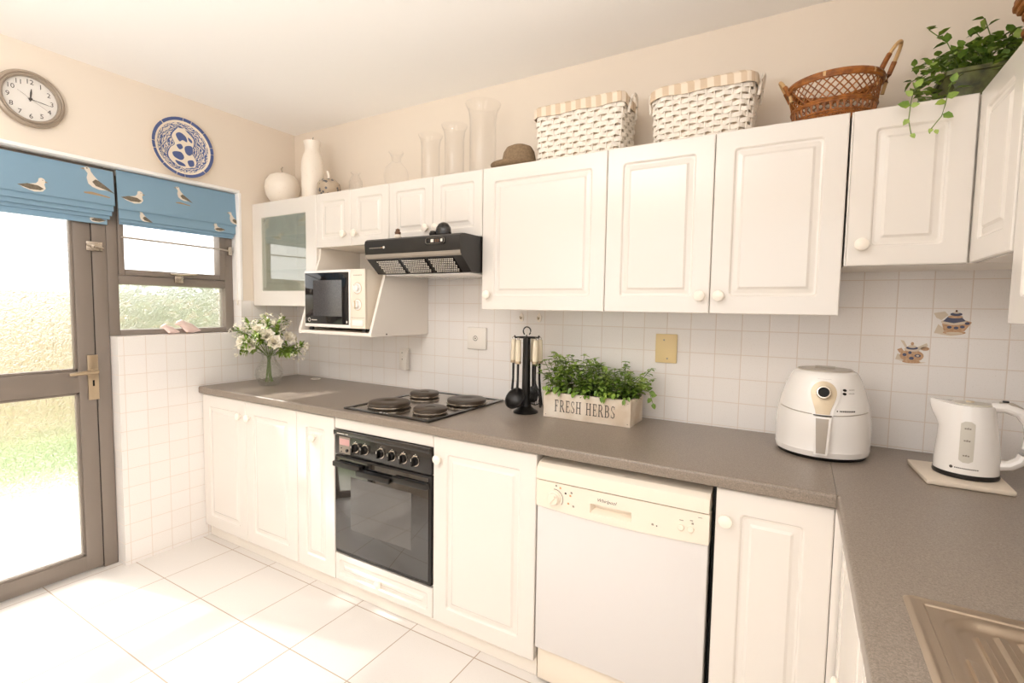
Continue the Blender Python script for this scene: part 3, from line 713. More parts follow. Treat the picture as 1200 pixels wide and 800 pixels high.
mb.poly([(-.006,0),(.006,0),(.006,.002),(-.006,.002)], (2.762, front-.0005, .757), U, V).poly([(-.004,0),(.002,0),(.002,.006),(-.004,.006)], (2.742, front-.0005, .732), U, V)
fp = mb.build('control_panel', t, angle=20)
mb = MB().m('dwcream').lathe([(.024, 0), (.024, .004), (.021, .006), (.0195, .016), (.018, .018), (.0001, .018)], (2.278, front, .7165), FY, 32)
mb.poly([(-.016,-.003),(.016,-.003),(.016,.003),(-.016,.003)], (2.278, front-.018, .7165), (.6,0,.8), (-.8,0,.6), (0,-1,0), .006).build('programme_dial', t)
for x, z in ((2.707, .716), (2.736, .717)):
    MB().m('dwcream').lathe([(.0095, 0), (.0095, .005), (.008, .0065), (.0001, .0065)], (x, front, z), FY, 20).build('push_button', t)
MB().m('dwwhite').box(DX0+.002, -.645, .142, DX1-.002, -.606, .690, .004).build('door', t)
MB().m('dwcream').box(DX0+.004, -.625, .012, DX1-.004, -.606, .138, .003).build('kick_panel', t)

# ---- extractor hood
t = thing('extractor_hood', (1.447, -.24, 1.535), 'black slim extractor hood with perforated filters, above the hob', 'extractor hood')
EX0, EX1 = 1.164, 1.7305
MB().m('blackm').prism_x([(-.003, 1.6995), (-.440, 1.6995), (-.462, 1.697), (-.474, 1.689), (-.478, 1.676), (-.473, 1.622), (-.462, 1.603), (-.388, 1.537), (-.003, 1.537)], EX0, EX1).build('body', t, angle=25)
MB().m('greyprint').prism_x([(-.4735, 1.6245), (-.476, 1.621), (-.474, 1.610), (-.466, 1.603), (-.4625, 1.6065), (-.4695, 1.613)], EX0+.001, EX1-.001).build('lip_strip', t)
a0, b0 = Vector((0, -.462, 1.603)), Vector((0, -.388, 1.537)); dv = (b0-a0); nn = Vector((0, -dv.z, dv.y)).normalized(); nn = nn if nn.z < 0 else -nn
for k in range(3):
    x0 = EX0 + .052 + k*.160; x1 = x0 + .145
    f = MB().m('black'); f.poly([(x0, .08), (x1, .08), (x1, .98), (x0, .98)], a0 + nn*.0005, (1,0,0), dv, nn, .0025)
    f.m('offwhite')
    for i in range(13):
        for j in range(8):
            cx = x0 + .008 + i*.0107 + (.005 if j % 2 else 0); cy = .15 + j*.105
            if cx > x1-.006: continue
            f.poly([(cx-.0034, cy-.03), (cx+.0034, cy-.03), (cx+.0034, cy+.03), (cx-.0034, cy+.03)], a0 + nn*.0034, (1,0,0), dv)
    f.build('filter', t)
mb = MB().m('blackm').box(1.545, -.481, 1.654, 1.652, -.474, 1.684, .006)
mb.m('grey').box(1.547, -.4795, 1.656, 1.650, -.4765, 1.682, .008)
mb.m('blackm').box(1.551, -.4818, 1.659, 1.646, -.479, 1.679, .005)
mb.m('offwhite').box(1.576, -.484, 1.662, 1.592, -.4815, 1.676, .001).box(1.630, -.484, 1.663, 1.641, -.4815, 1.676, .001)
mb.m('brownbit').box(1.600, -.4835, 1.663, 1.608, -.4815, 1.675).box(1.614, -.4835, 1.663, 1.621, -.4815, 1.675)
mb.build('switch_panel', t)
mb = MB().m('greyprint')
for i in range(11): mb.box(1.196+i*.007, -.4782, 1.652, 1.201+i*.007, -.4767, 1.656)
mb.m('orange').box(1.274, -.4785, 1.652, 1.278, -.4767, 1.657); mb.m('offwhite').lathe([(.006, 0), (.006, .002)], (1.290, -.477, 1.655), FY, 14, cap1=True)
mb.build('badge', t)
MB().m('appl').box(1.20, -.37, 1.530, 1.71, -.04, 1.5365, .002).build('lamp_cover', t)
MB().m('cab').box(3.1008, -.637, ZD0, 3.1212, -.605, ZD1, .001).build('corner_post', bpy.data.objects['base_cabinet.003'])
# ------------------------------------------------------------------ microwave
t = thing('microwave', (.87, -.25, 1.2445), 'cream microwave with a black glass door sitting in the open niche', 'microwave')
QX0, QX1, QY, QZ0, QZ1 = .636, 1.102, -.418, 1.262, 1.566
MB().m('dwcream').box(QX0+.003, QY+.016, QZ0, QX1-.002, -.06, QZ1-.003, .004).build('casing', t)
mb = MB().m('appl').box(QX0, QY, QZ0+.001, .995, QY+.0155, QZ1, .004)
dr = mb.build('door', t)
mb = MB().m('mwwin').box(.712, QY-.0026, 1.322, .935, QY-.0018, 1.512)
mb.build('door_window', dr)
mb = MB().m('mwglass').box(.643, QY-.002, QZ0+.018, .984, QY+.002, QZ1-.014, .002).m('offwhite')
for a in range(18):
    t0, t1 = 2*pi*a/18, 2*pi*(a+1)/18
    mb.poly([(.008*cos(t0), .008*sin(t0)), (.011*cos(t0), .011*sin(t0)), (.011*cos(t1), .011*sin(t1)), (.008*cos(t1), .008*sin(t1))], (.678, QY-.0024, 1.301), U, V)
for k in range(8): mb.poly([(0, -.002), (.004, -.002), (.004, .003), (0, .003)], (.697+k*.0055, QY-.0024, 1.300), U, V)
mb.poly([(-.004,-.006),(.004,-.006),(.004,.006),(-.004,.006)], (.972, QY-.0024, 1.294), U, V)
mb.build('door_glass', dr)
mb = MB().m('dwcream').box(.9965, QY, QZ0+.001, QX1, QY+.0155, QZ1, .004); mb.m('greyprint').box(1.0, QY-.0004, 1.318, 1.099, QY+.001, 1.3195)
for k in range(7): mb.box(1.02+k*.009, QY-.0004, 1.533, 1.026+k*.009, QY+.001, 1.536)
pn = mb.build('control_panel', t)
for z, big in ((1.468, 0), (1.385, 1)):
    mb = MB().m('beige').lathe([(.030, 0), (.030, .001)], (1.049, QY-.0002, z), FY, 32, cap1=True)
    mb.m('appl').lathe([(.0265, .0012), (.0265, .002), (.019, .004), (.018, .016), (.0165, .018), (.0001, .018)], (1.049, QY, z), FY, 32)
    mb.m('beige' if big else 'appl').box(1.045, QY-.0225, z-.020, 1.053, QY-.016, z+.020, .002); mb.m('orange').box(1.0475, QY-.0230, z+.012, 1.0505, QY-.0222, z+.018)
    mb.build('dial', pn)
MB().m('appl').box(1.012, QY-.006, 1.276, 1.09, QY+.002, 1.308, .004).build('door_button', pn)
for x in (.66, 1.07):
    for y in (-.39, -.10): MB().m('blackm').lathe([(.013, 0), (.012, .0165)], (x, y, 1.2447), (0,0,1), 14, cap0=True, cap1=True).build('foot', t)

# ------------------------------------------------------------------ blinds
STAND = ([(x*1.35+.05, y) for x, y in [(-.22,.95),(-.12,1.0),(-.04,.95),(-.02,.8),(.06,.62),(.2,.4),(.42,.14),(.62,-.06),(.40,-.02),(.2,-.04),(0,.04),(-.12,.18),(-.16,.45),(-.12,.68),(-.2,.85)]],
         [(x*1.35+.05, y) for x, y in [(.0,.30),(.10,.44),(.2,.4),(.5,.1),(.68,-.12),(.36,.02),(.1,.12)]], [(-.25,.93),(-.41,.86),(-.22,.84)])
SIT = ([(-.75,.18),(-.5,.02),(0,-.14),(.4,-.06),(.56,.15),(.5,.4),(.58,.55),(.52,.74),(.38,.8),(.25,.74),(.22,.56),(.1,.40),(-.3,.30)],
       [(-.78,.16),(-.3,.32),(.2,.28),(.47,.12),(.3,.0),(-.2,-.02)], [(.56,.62),(.70,.54),(.54,.52)])
def gull(mb, shape, y, z, h, fx, flip=1, k=-.0726, clip=None, perch=False):
    body, wing, beak = shape; o = (fx, y, z); v = (k, 0, 1)
    def P(pts, d):
        q = [(a*h*flip, b*h) for a, b in pts]
        if flip < 0: q = q[::-1]
        if clip is not None:       # cut the print off at a fold
            out = []
            for i in range(len(q)):
                a, b = q[i], q[(i+1) % len(q)]
                if a[1] >= clip: out.append(a)
                if (a[1] >= clip) != (b[1] >= clip): s_ = (clip-a[1])/(b[1]-a[1]); out.append((lerp(a[0], b[0], s_), clip))
            q = out
        if len(q) >= 3: mb.poly(q, (fx + d, y, z), (0,1,0), v)
    mb.m('gull'); P(body, 0); mb.m('gullgrey'); P(wing, .0004); mb.m('gulltan'); P(beak, .0004)
    mb.m('text'); P([(-.16,.91),(-.10,.91),(-.10,.955),(-.16,.955)] if shape is STAND else [(.42,.64),(.46,.64),(.46,.68),(.42,.68)], .0006)
    if perch: mb.m('gulltan'); P([(-.32,-.26),(.0,-.20),(.4,-.26),(.78,-.33),(.72,-.38),(.3,-.34),(-.3,-.32)], 0)
def blind(name, label, y0, y1, zb, steps, gulls, cord, zt=2.048):
    t = thing(name, (-.04, (y0+y1)/2, zb), label, 'blind', 'roman blinds')
    MB().m('carcass').box(-.066, y0+.003, zt-.026, -.040, y1-.003, zt-.001, .002).build('headrail', t)
    n = 10; pr = []
    for i in range(n+1):
        s_ = i/n; z = lerp(zt, zb, s_); pr.append((-.022 - (z-zb)*.0726, z))
    prof = pr + [(-.0235, zb-.004), (-.027, zb-.004), (-.0285, zb)] + [(x-.004, z) for x, z in pr[::-1][1:]]
    mf = MB().m('blue').prism_y(prof, y0, y1)
    for k, (x, z0, z1, dy) in enumerate(steps):
        mb = MB().m('blue').prism_y([(x, z1), (x+.0015, z0+.006), (x+.001, z0), (x-.003, z0-.002), (x-.006, z0+.002), (x-.005, z0+.006), (x-.004, z1)], y0+dy, y1-dy)
        for g in gulls:
            if g[-1] == k: gull(mb, g[0], g[1], g[2], g[3], x+.0022, g[4], k=-.0005, clip=g[5])
        mb.build('fold', t)
    for g in gulls:
        if g[-1] is None: gull(mf, g[0], g[1], g[2], g[3], -.022 - (g[2]-zb)*.0726 + .0006, g[4], clip=g[5], perch=g[6])
    mf.build('front_panel', t, fix=False)
    if cord: MB().m('offwhite').tube([(-.03, -.397, 1.80), (-.028, -.3975, 1.6), (-.026, -.398, 1.45), (-.03, -.3985, 1.40)], .0016, 6).lathe([(.004, 0), (.006, .02), (.003, .03)], (-.03, -.3985, 1.372), (0,0,1), 10, cap0=True, cap1=True).build('cord', t)
blind('roman_blind', 'longer blue roman blind printed with gulls over the glass door', -2.03, -1.020, 1.867,
      [(-.031, 1.836, 1.94, .004), (-.041, 1.814, 1.93, .008), (-.051, 1.797, 1.92, .014), (-.061, 1.770, 1.91, .022)],
      [(STAND, -1.113, 1.935, .098, 1, None, True, None), (SIT, -1.325, 1.882, .072, 1, -.015, False, None), (SIT, -1.62, 1.93, .07, -1, None, True, None),
       (SIT, -1.085, 1.780, .05, -1, -.005, False, 3)], False, 2.034)
blind('roman_blind', 'shorter blue roman blind printed with gulls over the small window', -1.006, -.396, 1.857,
      [(-.031, 1.806, 1.94, .004), (-.040, 1.790, 1.93, .009), (-.049, 1.780, 1.92, .012)],
      [(STAND, -.712, 1.955, .07, 1, None, True, None), (SIT, -.935, 1.902, .075, 1, None, False, None), (STAND, -.425, 1.866, .07, 1, -.006, False, None),
       (STAND, -.90, 1.806, .06, 1, .0, False, 0), (SIT, -.50, 1.815, .05, -1, None, False, 0)], True)

# ------------------------------------------------------------------ clock and plate on the window wall
CU, CV, CN = Vector((0,1,0)), Vector((0,0,1)), Vector((1,0,0))
t = thing('wall_clock', (.001, -1.334, 2.266), 'round taupe wall clock with black numerals above the glass door', 'clock')
c0 = Vector((.001, -1.334, 2.266))
MB().m('clockrim').lathe([(.10, .002), (.118, .002), (.121, .012), (.117, .024), (.108, .030), (.104, .027), (.101, .031), (.097, .031), (.092, .024), (.092, .010)], c0, CN, 64, cap0=True).build('rim', t)
mb = MB().m('clockface').lathe([(.0925, .012), (.0001, .0125)], c0, CN, 64); mb.m('text')
for k in range(1, 13):
    a = pi/2 - k*pi/6; mb.text(str(k), c0 + CU*(.073*cos(a)) + CV*(.073*sin(a)) + CN*.0127, CU, CV, CN, .0285)
mb.build('dial', t)
def hand(name, ang, l, w_, back, d, mat='text'):
    a = pi/2 - radians(ang); dx = CU*cos(a) + CV*sin(a); dy = CU*-sin(a) + CV*cos(a)
    mb = MB().m(mat).poly([(-back, -w_*.6), (l*.6, -w_), (l, -w_*.3), (l, w_*.3), (l*.6, w_), (-back, w_*.6)], c0 + CN*d, dx, dy, CN, .001)
    if name == 'hour_hand': mb.lathe([(.006, .012), (.006, .020), (.0001, .021)], c0, CN, 16)
    mb.build(name, t)
hand('hour_hand', 6, .045, .0034, .010, .0145); hand('minute_hand', 98, .068, .0014, .01, .0165); hand('second_hand', 122, .062, .0005, .05, .0185, 'greyprint')
MB().m('clear').lathe([(.093, .027), (.0001, .0285)], c0, CN, 48).build('lens', t)

t = thing('hanging_plate', (.001, -.710, 2.230), 'blue and white decorated plate hung on the wall above the window', 'plate')
c0 = Vector((.004, -.710, 2.230)); R0 = .158
mb = MB().m('platewhite').lathe([(.0001, .0), (.09, .0), (.10, .004), (R0, .020), (R0+.001, .022), (R0, .0235)], c0, CN, 72)
mb.lathe([(.142, .0205), (.131, .0172)], c0, CN, 72)
mb.m('scroll').lathe([(.131, .0172), (.105, .0085), (.098, .0065), (.0001, .0055)], c0, CN, 72)
mb.m('plateblue')
for k in range(24):
    a0_, a1_ = 2*pi*k/24 + .015*(k % 3 == 0), 2*pi*(k+1)/24 - .02*(k % 4 == 0)
    q = []
    for a in (a0_, (a0_+a1_)/2, a1_): q.append((R0, .0235, a))
    for a in (a1_, (a0_+a1_)/2, a0_): q.append((.142, .0210, a))
    mb.add([c0 + CU*(r*cos(a)) + CV*(r*sin(a)) + CN*h for r, h, a in q], [tuple(range(6))])
mb.build('dish', t, fix=False)
mb = MB()
def blob(pts, d, mat):
    pts = [(x*1.14, y*1.08) for x, y in pts]   # smooth closed outline through points, lifted by d
    q = []; k = len(pts)
    for i in range(k):
        p0, p1, p2, p3 = (Vector(pts[(i+j) % k]) for j in (-1, 0, 1, 2))
        for s_ in (0, .25, .5, .75):
            q.append(tuple(.5*((2*p1) + (p2-p0)*s_ + (2*p0-5*p1+4*p2-p3)*s_**2 + (3*p1-p0-3*p2+p3)*s_**3)))
    mb.m(mat).poly(q, c0 + CN*d, CU, CV)
g = [(-.005,.105),(.022,.085),(.05,.058),(.048,.02),(.034,-.004),(.05,-.03),(.062,-.06),(.04,-.09),(.0,-.098),(-.045,-.08),(-.065,-.05),(-.055,-.012),(-.035,.012),(-.048,.045),(-.035,.075)]
blob([(x*1.09, y*1.07) for x, y in g], .0080, 'plateblue'); blob(g, .0086, 'platewhite')
for b in ([(-.03,.06),(-.01,.075),(.015,.06),(.02,.035),(.0,.04),(-.015,.03)], [(.01,.01),(.04,.02),(.045,-.01),(.03,-.03),(.012,-.02)], [(-.045,-.03),(-.01,-.022),(.005,-.045),(-.01,-.062),(-.04,-.052)],
          [(.02,-.06),(.045,-.05),(.05,-.075),(.03,-.085)], [(-.035,-.068),(0,-.075),(.01,-.088),(-.02,-.088)], [(.025,.06),(.042,.05),(.042,.036),(.028,.045)], [(-.028,.008),(-.008,.018),(.0,.002),(-.015,-.01)]):
    blob(b, .0092, 'plateblue')
mb.build('glaze_design', t, fix=False)

# ------------------------------------------------------------------ ornaments on top of the cabinets (z = 2.0)
T0 = 2.0005
def lathe_thing(name, loc, prof, mat, label, cat, group=None, seg=40, **kw):
    o = MB().m(mat).lathe(prof, (0,0,0), (0,0,1), seg, **kw).build(name, world=False); o.location = loc; ORIG[o.name] = Vector(loc)
    return tag(o, label, cat, group)
t = thing('pumpkin_ornament', (.155, -.205, T0), 'round white speckled ceramic pumpkin on the glazed cabinet', 'ornament')
MB().m('speck').lathe([(.0001, 0), (.045, 0), (.066, .02), (.088, .06), (.096, .105), (.090, .145), (.068, .178), (.036, .192), (.012, .188), (.0001, .186)], (.155, -.205, T0), (0,0,1), 48, su=1.14, sv=1.05).build('body', t)
MB().m('chrome').tube([(.155, -.205, T0+.186), (.155, -.205, T0+.205), (.152, -.207, T0+.222), (.158, -.204, T0+.234)], [.006, .004, .006, .003], 8).build('stalk', t)
t = thing('vase', (.435, -.2, T0), 'tall white speckled ceramic vase in the corner on the cabinets', 'vase')
MB().m('speck').lathe([(.0001, 0), (.056, 0), (.060, .01), (.062, .08), (.064, .18), (.062, .225), (.052, .262), (.042, .284), (.041, .30), (.044, .325), (.050, .345), (.046, .346), (.037, .31), (.037, .285), (.0001, .28)], (.435, -.2, T0), (0,0,1), 48).build('body', t)
MB().m('greyprint').tube([(.435, -.2, T0+.285), (.437, -.2, T0+.35), (.442, -.198, T0+.372)], .0022, 6).tube([(.437, -.2, T0+.345), (.425, -.203, T0+.362)], .002, 6).build('twig', t)
t = thing('pumpkin_ornament', (.575, -.2, T0), 'small blue flecked ceramic pumpkin with a cream stalk beside the tall vase', 'ornament')
MB().m('patt').lathe([(.0001, 0), (.03, 0), (.052, .02), (.064, .055), (.060, .085), (.040, .108), (.014, .112), (.0001, .108)], (.575, -.2, T0), (0,0,1), 40, lobes=7, amp=.02, su=1.12).build('body', t)
MB().m('knob').tube([(.575, -.2, T0+.106), (.577, -.2, T0+.13), (.570, -.2, T0+.152), (.563, -.2, T0+.160)], [.007, .006, .007, .004], 10).build('stalk', t)
def glassware(name, loc, prof, label, cat, group=None, **kw):
    return lathe_thing(name, loc, prof, 'thin', label, cat, group, seg=36, **kw)
glassware('glass_jar', (.80, -.2, T0), [(.0001, .002), (.034, .002), (.036, .012), (.036, .072), (.026, .094), (.020, .102), (.020, .114), (.028, .122), (.026, .124), (.018, .115), (.018, .10), (.033, .07), (.033, .012), (.0001, .008)], 'small clear glass jar beside the blue flecked pumpkin', 'jar', su=1.1)
glassware('glass_bottle', (1.106, -.2, T0), [(.0001, .002), (.034, .002), (.058, .03), (.064, .068), (.056, .105), (.032, .130), (.024, .145), (.026, .165), (.040, .190), (.038, .192), (.022, .165), (.020, .145), (.0001, .135)], 'round clear glass bottle with a frilled neck on the cabinets', 'bottle', lobes=6, amp=.05)
def tallvase(loc, r, h, label):
    return glassware('glass_vase', loc, [(.0001, .004), (r*.82, .002), (r*.84, .012), (r*.84, h*.78), (r*.9, h*.9), (r*1.12, h), (r*1.09, h), (r*.86, h*.9), (r*.79, h*.78), (r*.79, .03), (.0001, .022)], label, 'vase', 'clear glass vases on the cabinets')
tallvase((1.272, -.12, T0), .058, .275, 'clear flared glass vase, nearest the round glass bottle')
tallvase((1.428, -.12, T0), .060, .298, 'clear flared glass vase, middle one of the three')
tallvase((1.615, -.14, T0), .078, .362, 'tallest and widest clear glass vase, beside the brown hat')
# hat
t = thing('hat', (1.838, -.19, T0), 'small brown felt hat on top of the cabinets beside a white basket', 'hat')
MB().m('felt').lathe([(.062, .022), (.085, .020), (.108, .030), (.120, .044), (.121, .047), (.105, .036), (.084, .026), (.069, .030)], (1.838, -.19, T0-.018), (0,0,1), 48, su=1.0).build('brim', t)
MB().m('felt').lathe([(.070, .008), (.069, .05), (.062, .09), (.050, .112), (.030, .122), (.010, .119), (.0001, .117)], (1.848, -.19, T0-.004), (0,0,1), 48, su=1.18).build('crown', t)
MB().m('gullgrey').lathe([(.0712, .010), (.0712, .034), (.0700, .034)], (1.848, -.19, T0-.002), (0,0,1), 48, su=1.18).build('hat_band', t)

# ------------------------------------------------------------------ wicker baskets
def rr_path(cx, cy, w_, d_, r, n):
    per = 2*(w_-2*r) + 2*(d_-2*r) + 2*pi*r; out = []
    segs = [('l', (cx-w_/2+r, cy-d_/2), (1,0), w_-2*r), ('a', (cx+w_/2-r, cy-d_/2+r), -pi/2, r), ('l', (cx+w_/2, cy-d_/2+r), (0,1), d_-2*r), ('a', (cx+w_/2-r, cy+d_/2-r), 0, r),
            ('l', (cx+w_/2-r, cy+d_/2), (-1,0), w_-2*r), ('a', (cx-w_/2+r, cy+d_/2-r), pi/2, r), ('l', (cx-w_/2, cy+d_/2-r), (0,-1), d_-2*r), ('a', (cx-w_/2+r, cy-d_/2+r), pi, r)]
    for i in range(n):
        s_ = per*i/n
        for sg in segs:
            L_ = sg[3] if sg[0] == 'l' else sg[3]*pi/2
            if s_ <= L_ + 1e-9:
                if sg[0] == 'l': p = (sg[1][0]+sg[2][0]*s_, sg[1][1]+sg[2][1]*s_); nn_ = (sg[2][1], -sg[2][0])
                else: a = sg[2] + s_/r; p = (sg[1][0]+r*cos(a), sg[1][1]+r*sin(a)); nn_ = (cos(a), sin(a))
                out.append((p, nn_)); break
            s_ -= L_
    return out
def wicker(mb, cx, cy, z0, z1, wb, db, wt, dt, r, rows, nst, rs=.0105, amp=.0042, flat=.36):
    for k in range(rows):
        s_ = (k+.5)/rows; z = lerp(z0, z1, s_); w_, d_ = lerp(wb, wt, s_), lerp(db, dt, s_)
        pts = []
        for i, (p, n_) in enumerate(rr_path(cx, cy, w_, d_, r, nst*4)):
            a = amp*cos(pi*(i/4) + pi*(k % 2)); jz = .0012*sin(i*1.7 + k*2.3) + .0022*sin(pi*(i/4) + pi*(k % 2))
            pts.append((p[0]+n_[0]*a, p[1]+n_[1]*a, z + jz))
        mb.tube(pts, rs*((z1-z0)/rows)/.0225, 6, True, flat)
    b = rr_path(cx, cy, wb, db, r, nst); tt = rr_path(cx, cy, wt, dt, r, nst)
    for (p, _), (q, _) in zip(b, tt): mb.tube([(p[0], p[1], z0), (q[0], q[1], z1)], .0032, 5)
def white_basket(cx, cy, w_, d_, h, r, band, label, hx):
    t = thing('wicker_basket', (cx, cy, T0), label, 'basket', 'white wicker baskets')
    mb = MB().m('wick'); wicker(mb, cx, cy, T0+.004, T0+h-.012, w_-.02, d_-.02, w_, d_, r, 10, max(20, int((w_+d_)*2/.031)//2*2))
    for z, q in ((T0+.007, -.016), (T0+h-.012, .004)): mb.tube([(p[0], p[1], z) for p, n_ in rr_path(cx, cy, w_+q, d_+q, r, 64)], .006, 8, True)
    mb.build('weave', t)
    mb = MB().m('liner')
    def ring(w2, d2, z, r2): return [(p[0], p[1], z) for p, n_ in rr_path(cx, cy, w2, d2, r2, 48)]
    wob = lambda rg, s_: [(x, y, z + .0025*sin(i*.9+s_)) for i, (x, y, z) in enumerate(rg)]
    mb.rings([ring(w_-.034, d_-.034, T0+.012, r), ring(w_-.016, d_-.016, T0+h-.004, r), ring(w_+.004, d_+.004, T0+h+.004, r), wob(ring(w_+.018, d_+.018, T0+h-.004, r), 0), wob(ring(w_+.021, d_+.021, T0+h-band, r), 1), wob(ring(w_+.014, d_+.014, T0+h-band, r), 1)], True, False)
    mb.build('cloth_liner', t)
    for sx in (-1, 1):
        x = cx + sx*(w_/2+.010); pts = []
        for i in range(17):
            a = pi*i/16; pts.append((x + sx*.012*sin(a), cy + hx*cos(a), T0+h-.07 + .085*sin(a)**.8))
        MB().m('wick').tube(pts, .0055, 8).build('handle', t)
white_basket(2.158, -.165, .388, .185, .235, .022, .042, 'white wicker basket with straight corners and beige cloth liner, beside the brown hat', .048)
white_basket(2.640, -.165, .358, .195, .212, .050, .038, 'white wicker basket with rounded corners, next to the brown cane basket', .045)

# brown cane basket
t = thing('cane_basket', (3.055, -.165, T0), 'brown open-weave oval cane basket with two tall loop handles', 'basket')
bc = Vector((3.055, -.165, T0))
def bp_(a, s_):   # a round the oval, s_ 0 at the base to 1 at the rim
    rx = lerp(.112, .132, s_**.9); ry = lerp(.095, .118, s_**.9); return bc + Vector((rx*cos(a), ry*sin(a), .004 + .140*s_))
mb = MB().m('cane')
for k in range(34):
    for sg in (1, -1):
        mb.tube([bp_(2*pi*k/34 + sg*.62*s_, .40 + .58*s_) for s_ in (0, .25, .5, .75, 1)], .0022, 5)
for k in range(40):
    for sg in (1, -1): mb.tube([bp_(2*pi*k/40 + sg*.12*s_, .44*s_) for s_ in (0, .5, 1)], .0026, 5)
for s_, r_ in ((.02, .006), (.08, .004), (.14, .004), (.20, .004), (.42, .0055), (.47, .003)): mb.tube([bp_(2*pi*i/48, s_) for i in range(48)], r_, 6, True)
mb.lathe([(.1, .004), (.0001, .004)], bc, (0,0,1), 32, su=1.1, sv=.95)
mb.build('weave', t)
MB().m('cane').tube([bp_(2*pi*i/48, 1.0) for i in range(48)], .0095, 8, True).tube([bp_(2*pi*i/48, .93) + Vector((.004*cos(2*pi*i/48), .004*sin(2*pi*i/48), 0)) for i in range(48)], .006, 8, True).build('rim', t)
for k in range(6): a = 2*pi*k/6 + .3; c_ = bp_(a, .98); MB().m('canepale').lathe([(.0115, -.004), (.0115, .004)], c_, (-sin(a), cos(a), 0), 12).build('binding', t)
for sx in (-1, 1):
    pts = []
    for i in range(21):
        a = pi*i/20; pts.append(bc + (Vector((.124 + .050*sin(a) + .013*cos(a), .042*cos(a), .105 + .140*sin(a)**.75)) if sx > 0 else Vector((-.122 - .040*sin(a), .035*cos(a), .100 + .085*sin(a)**.75))))
    mb = MB().m('canepale').tube(pts, .0058, 8).m('cane')
    for j in (2, 18): mb.tube(pts[j-1:j+3] if j == 2 else pts[j-2:j+2], .0078, 8)
    mb.build('handle', t)

# ------------------------------------------------------------------ leaves
def leaf(mb, base, d_, up, L_, W_, fold=.25, curl=.0):
    d_ = Vector(d_).normalized(); up = Vector(up); s_ = d_.cross(up)
    if s_.length < 1e-4: s_ = Vector((1,0,0))
    s_.normalize(); n_ = s_.cross(d_)
    b = Vector(base); pt = lambda a, w_, h: b + d_*(a*L_) + s_*(w_*W_) + n_*(h*W_ - curl*L_*a*a)
    vs = [pt(0,0,0), pt(.33,0,0), pt(.7,0,0), pt(1,0,0), pt(.30,.5,fold), pt(.68,.38,fold*.8), pt(.30,-.5,fold), pt(.68,-.38,fold*.8)]
    mb.add(vs, [(0,1,4), (1,2,5,4), (2,3,5), (0,6,1), (1,6,7,2), (2,7,3)])
def rvec(): 
    while 1:
        v = Vector((rnd.uniform(-1,1), rnd.uniform(-1,1), rnd.uniform(-1,1)))
        if .05 < v.length < 1: return v.normalized()

# trailing plant in a dark trough
t = thing('trailing_plant', (3.45, -.19, T0), 'green trailing plant in a dark trough pot on the corner cabinet', 'plant')
mb = MB().m('pot')
def tr(w2, d2, z): return [(p[0], p[1], z) for p, n_ in rr_path(3.47, -.19, w2, d2, .03, 40)]
mb.rings([tr(.24, .13, T0), tr(.26, .145, T0+.04), tr(.285, .165, T0+.076), tr(.30, .178, T0+.076), tr(.30, .178, T0+.088), tr(.275, .155, T0+.088), tr(.25, .135, T0+.065)])
mb.build('pot', t)
fm = MB(); sm = MB().m('stem')
for i in range(330):
    a = rnd.random(); c = Vector((lerp(3.27, 3.58, a), rnd.uniform(-.29, -.10), T0 + .055 + .125*sin(pi*min(1, a*.75+.12))*rnd.random()**.6))
    if a < .3: c.z = T0 + .02 + (.10 + a*.1)*rnd.random()
    fm.m(rnd.choice(['leaf2', 'leaf1', 'leaf1', 'leaf1', 'leaf3'])); d_ = rvec(); d_.z = abs(d_.z)*.5 - .1
    L_ = rnd.uniform(.022, .036); leaf(fm, c, d_, (0,0,1), L_, L_*.72, .12, .2)
for k in range(34):
    a = rnd.random(); e = Vector((lerp(3.26, 3.60, a), rnd.uniform(-.28, -.12), T0 + rnd.uniform(.10, .225)))
    b_ = Vector((lerp(3.37, 3.56, a), -.19, T0+.095)); m_ = (b_+e)/2 + Vector((0,0,.03)); pts = [b_, m_, e]; sm.tube(pts, .0014, 5)
    for q in (m_, (m_+e)/2, e):
        for _ in range(2): fm.m(rnd.choice(['leaf1', 'leaf2', 'leaf2'])); d_ = rvec(); d_.z *= .5; L_ = rnd.uniform(.022, .034); leaf(fm, q, d_, (0,0,1), L_, L_*.7, .12, .2)
fm.build('foliage', t, fix=False); sm.build('stems', t)
def vine(pts, lv):
    mb = MB().m('stem').tube(pts, .0014, 5)
    for (x, y, z, dx, dz, L_) in lv: mb.m('leaf1' if L_ > .024 else 'leaf3'); leaf(mb, (x, y, z), (dx, -.25, dz), (0,-1,.2), L_, L_*.75, .1, .15)
    mb.build('vine', t, fix=False)
vine([(3.33, -.25, T0+.09), (3.27, -.30, T0+.055), (3.245, -.340, T0+.02), (3.240, -.345, T0-.02), (3.238, -.345, T0-.06), (3.246, -.345, T0-.10)],
     [(3.244, -.342, T0+.01, -.6, .5, .024), (3.240, -.345, T0-.018, -.9, .25, .032), (3.240, -.345, T0-.02, .8, .1, .022), (3.238, -.345, T0-.055, -.5, -.7, .022), (3.246, -.345, T0-.098, .4, -.7, .018), (3.25, -.335, T0+.035, .5, .6, .026)])
vine([(3.38, -.25, T0+.09), (3.34, -.31, T0+.045), (3.325, -.342, T0+.015), (3.318, -.345, T0-.03), (3.312, -.345, T0-.06), (3.292, -.345, T0-.09), (3.288, -.345, T0-.105)],
     [(3.32, -.345, T0-.012, .8, .3, .028), (3.319, -.345, T0-.02, -.8, -.2, .026), (3.314, -.345, T0-.055, .7, -.4, .028), (3.292, -.345, T0-.09, -.3, -.7, .016), (3.30, -.345, T0-.095, .3, -.8, .016), (3.33, -.34, T0+.03, .3, .8, .026)])
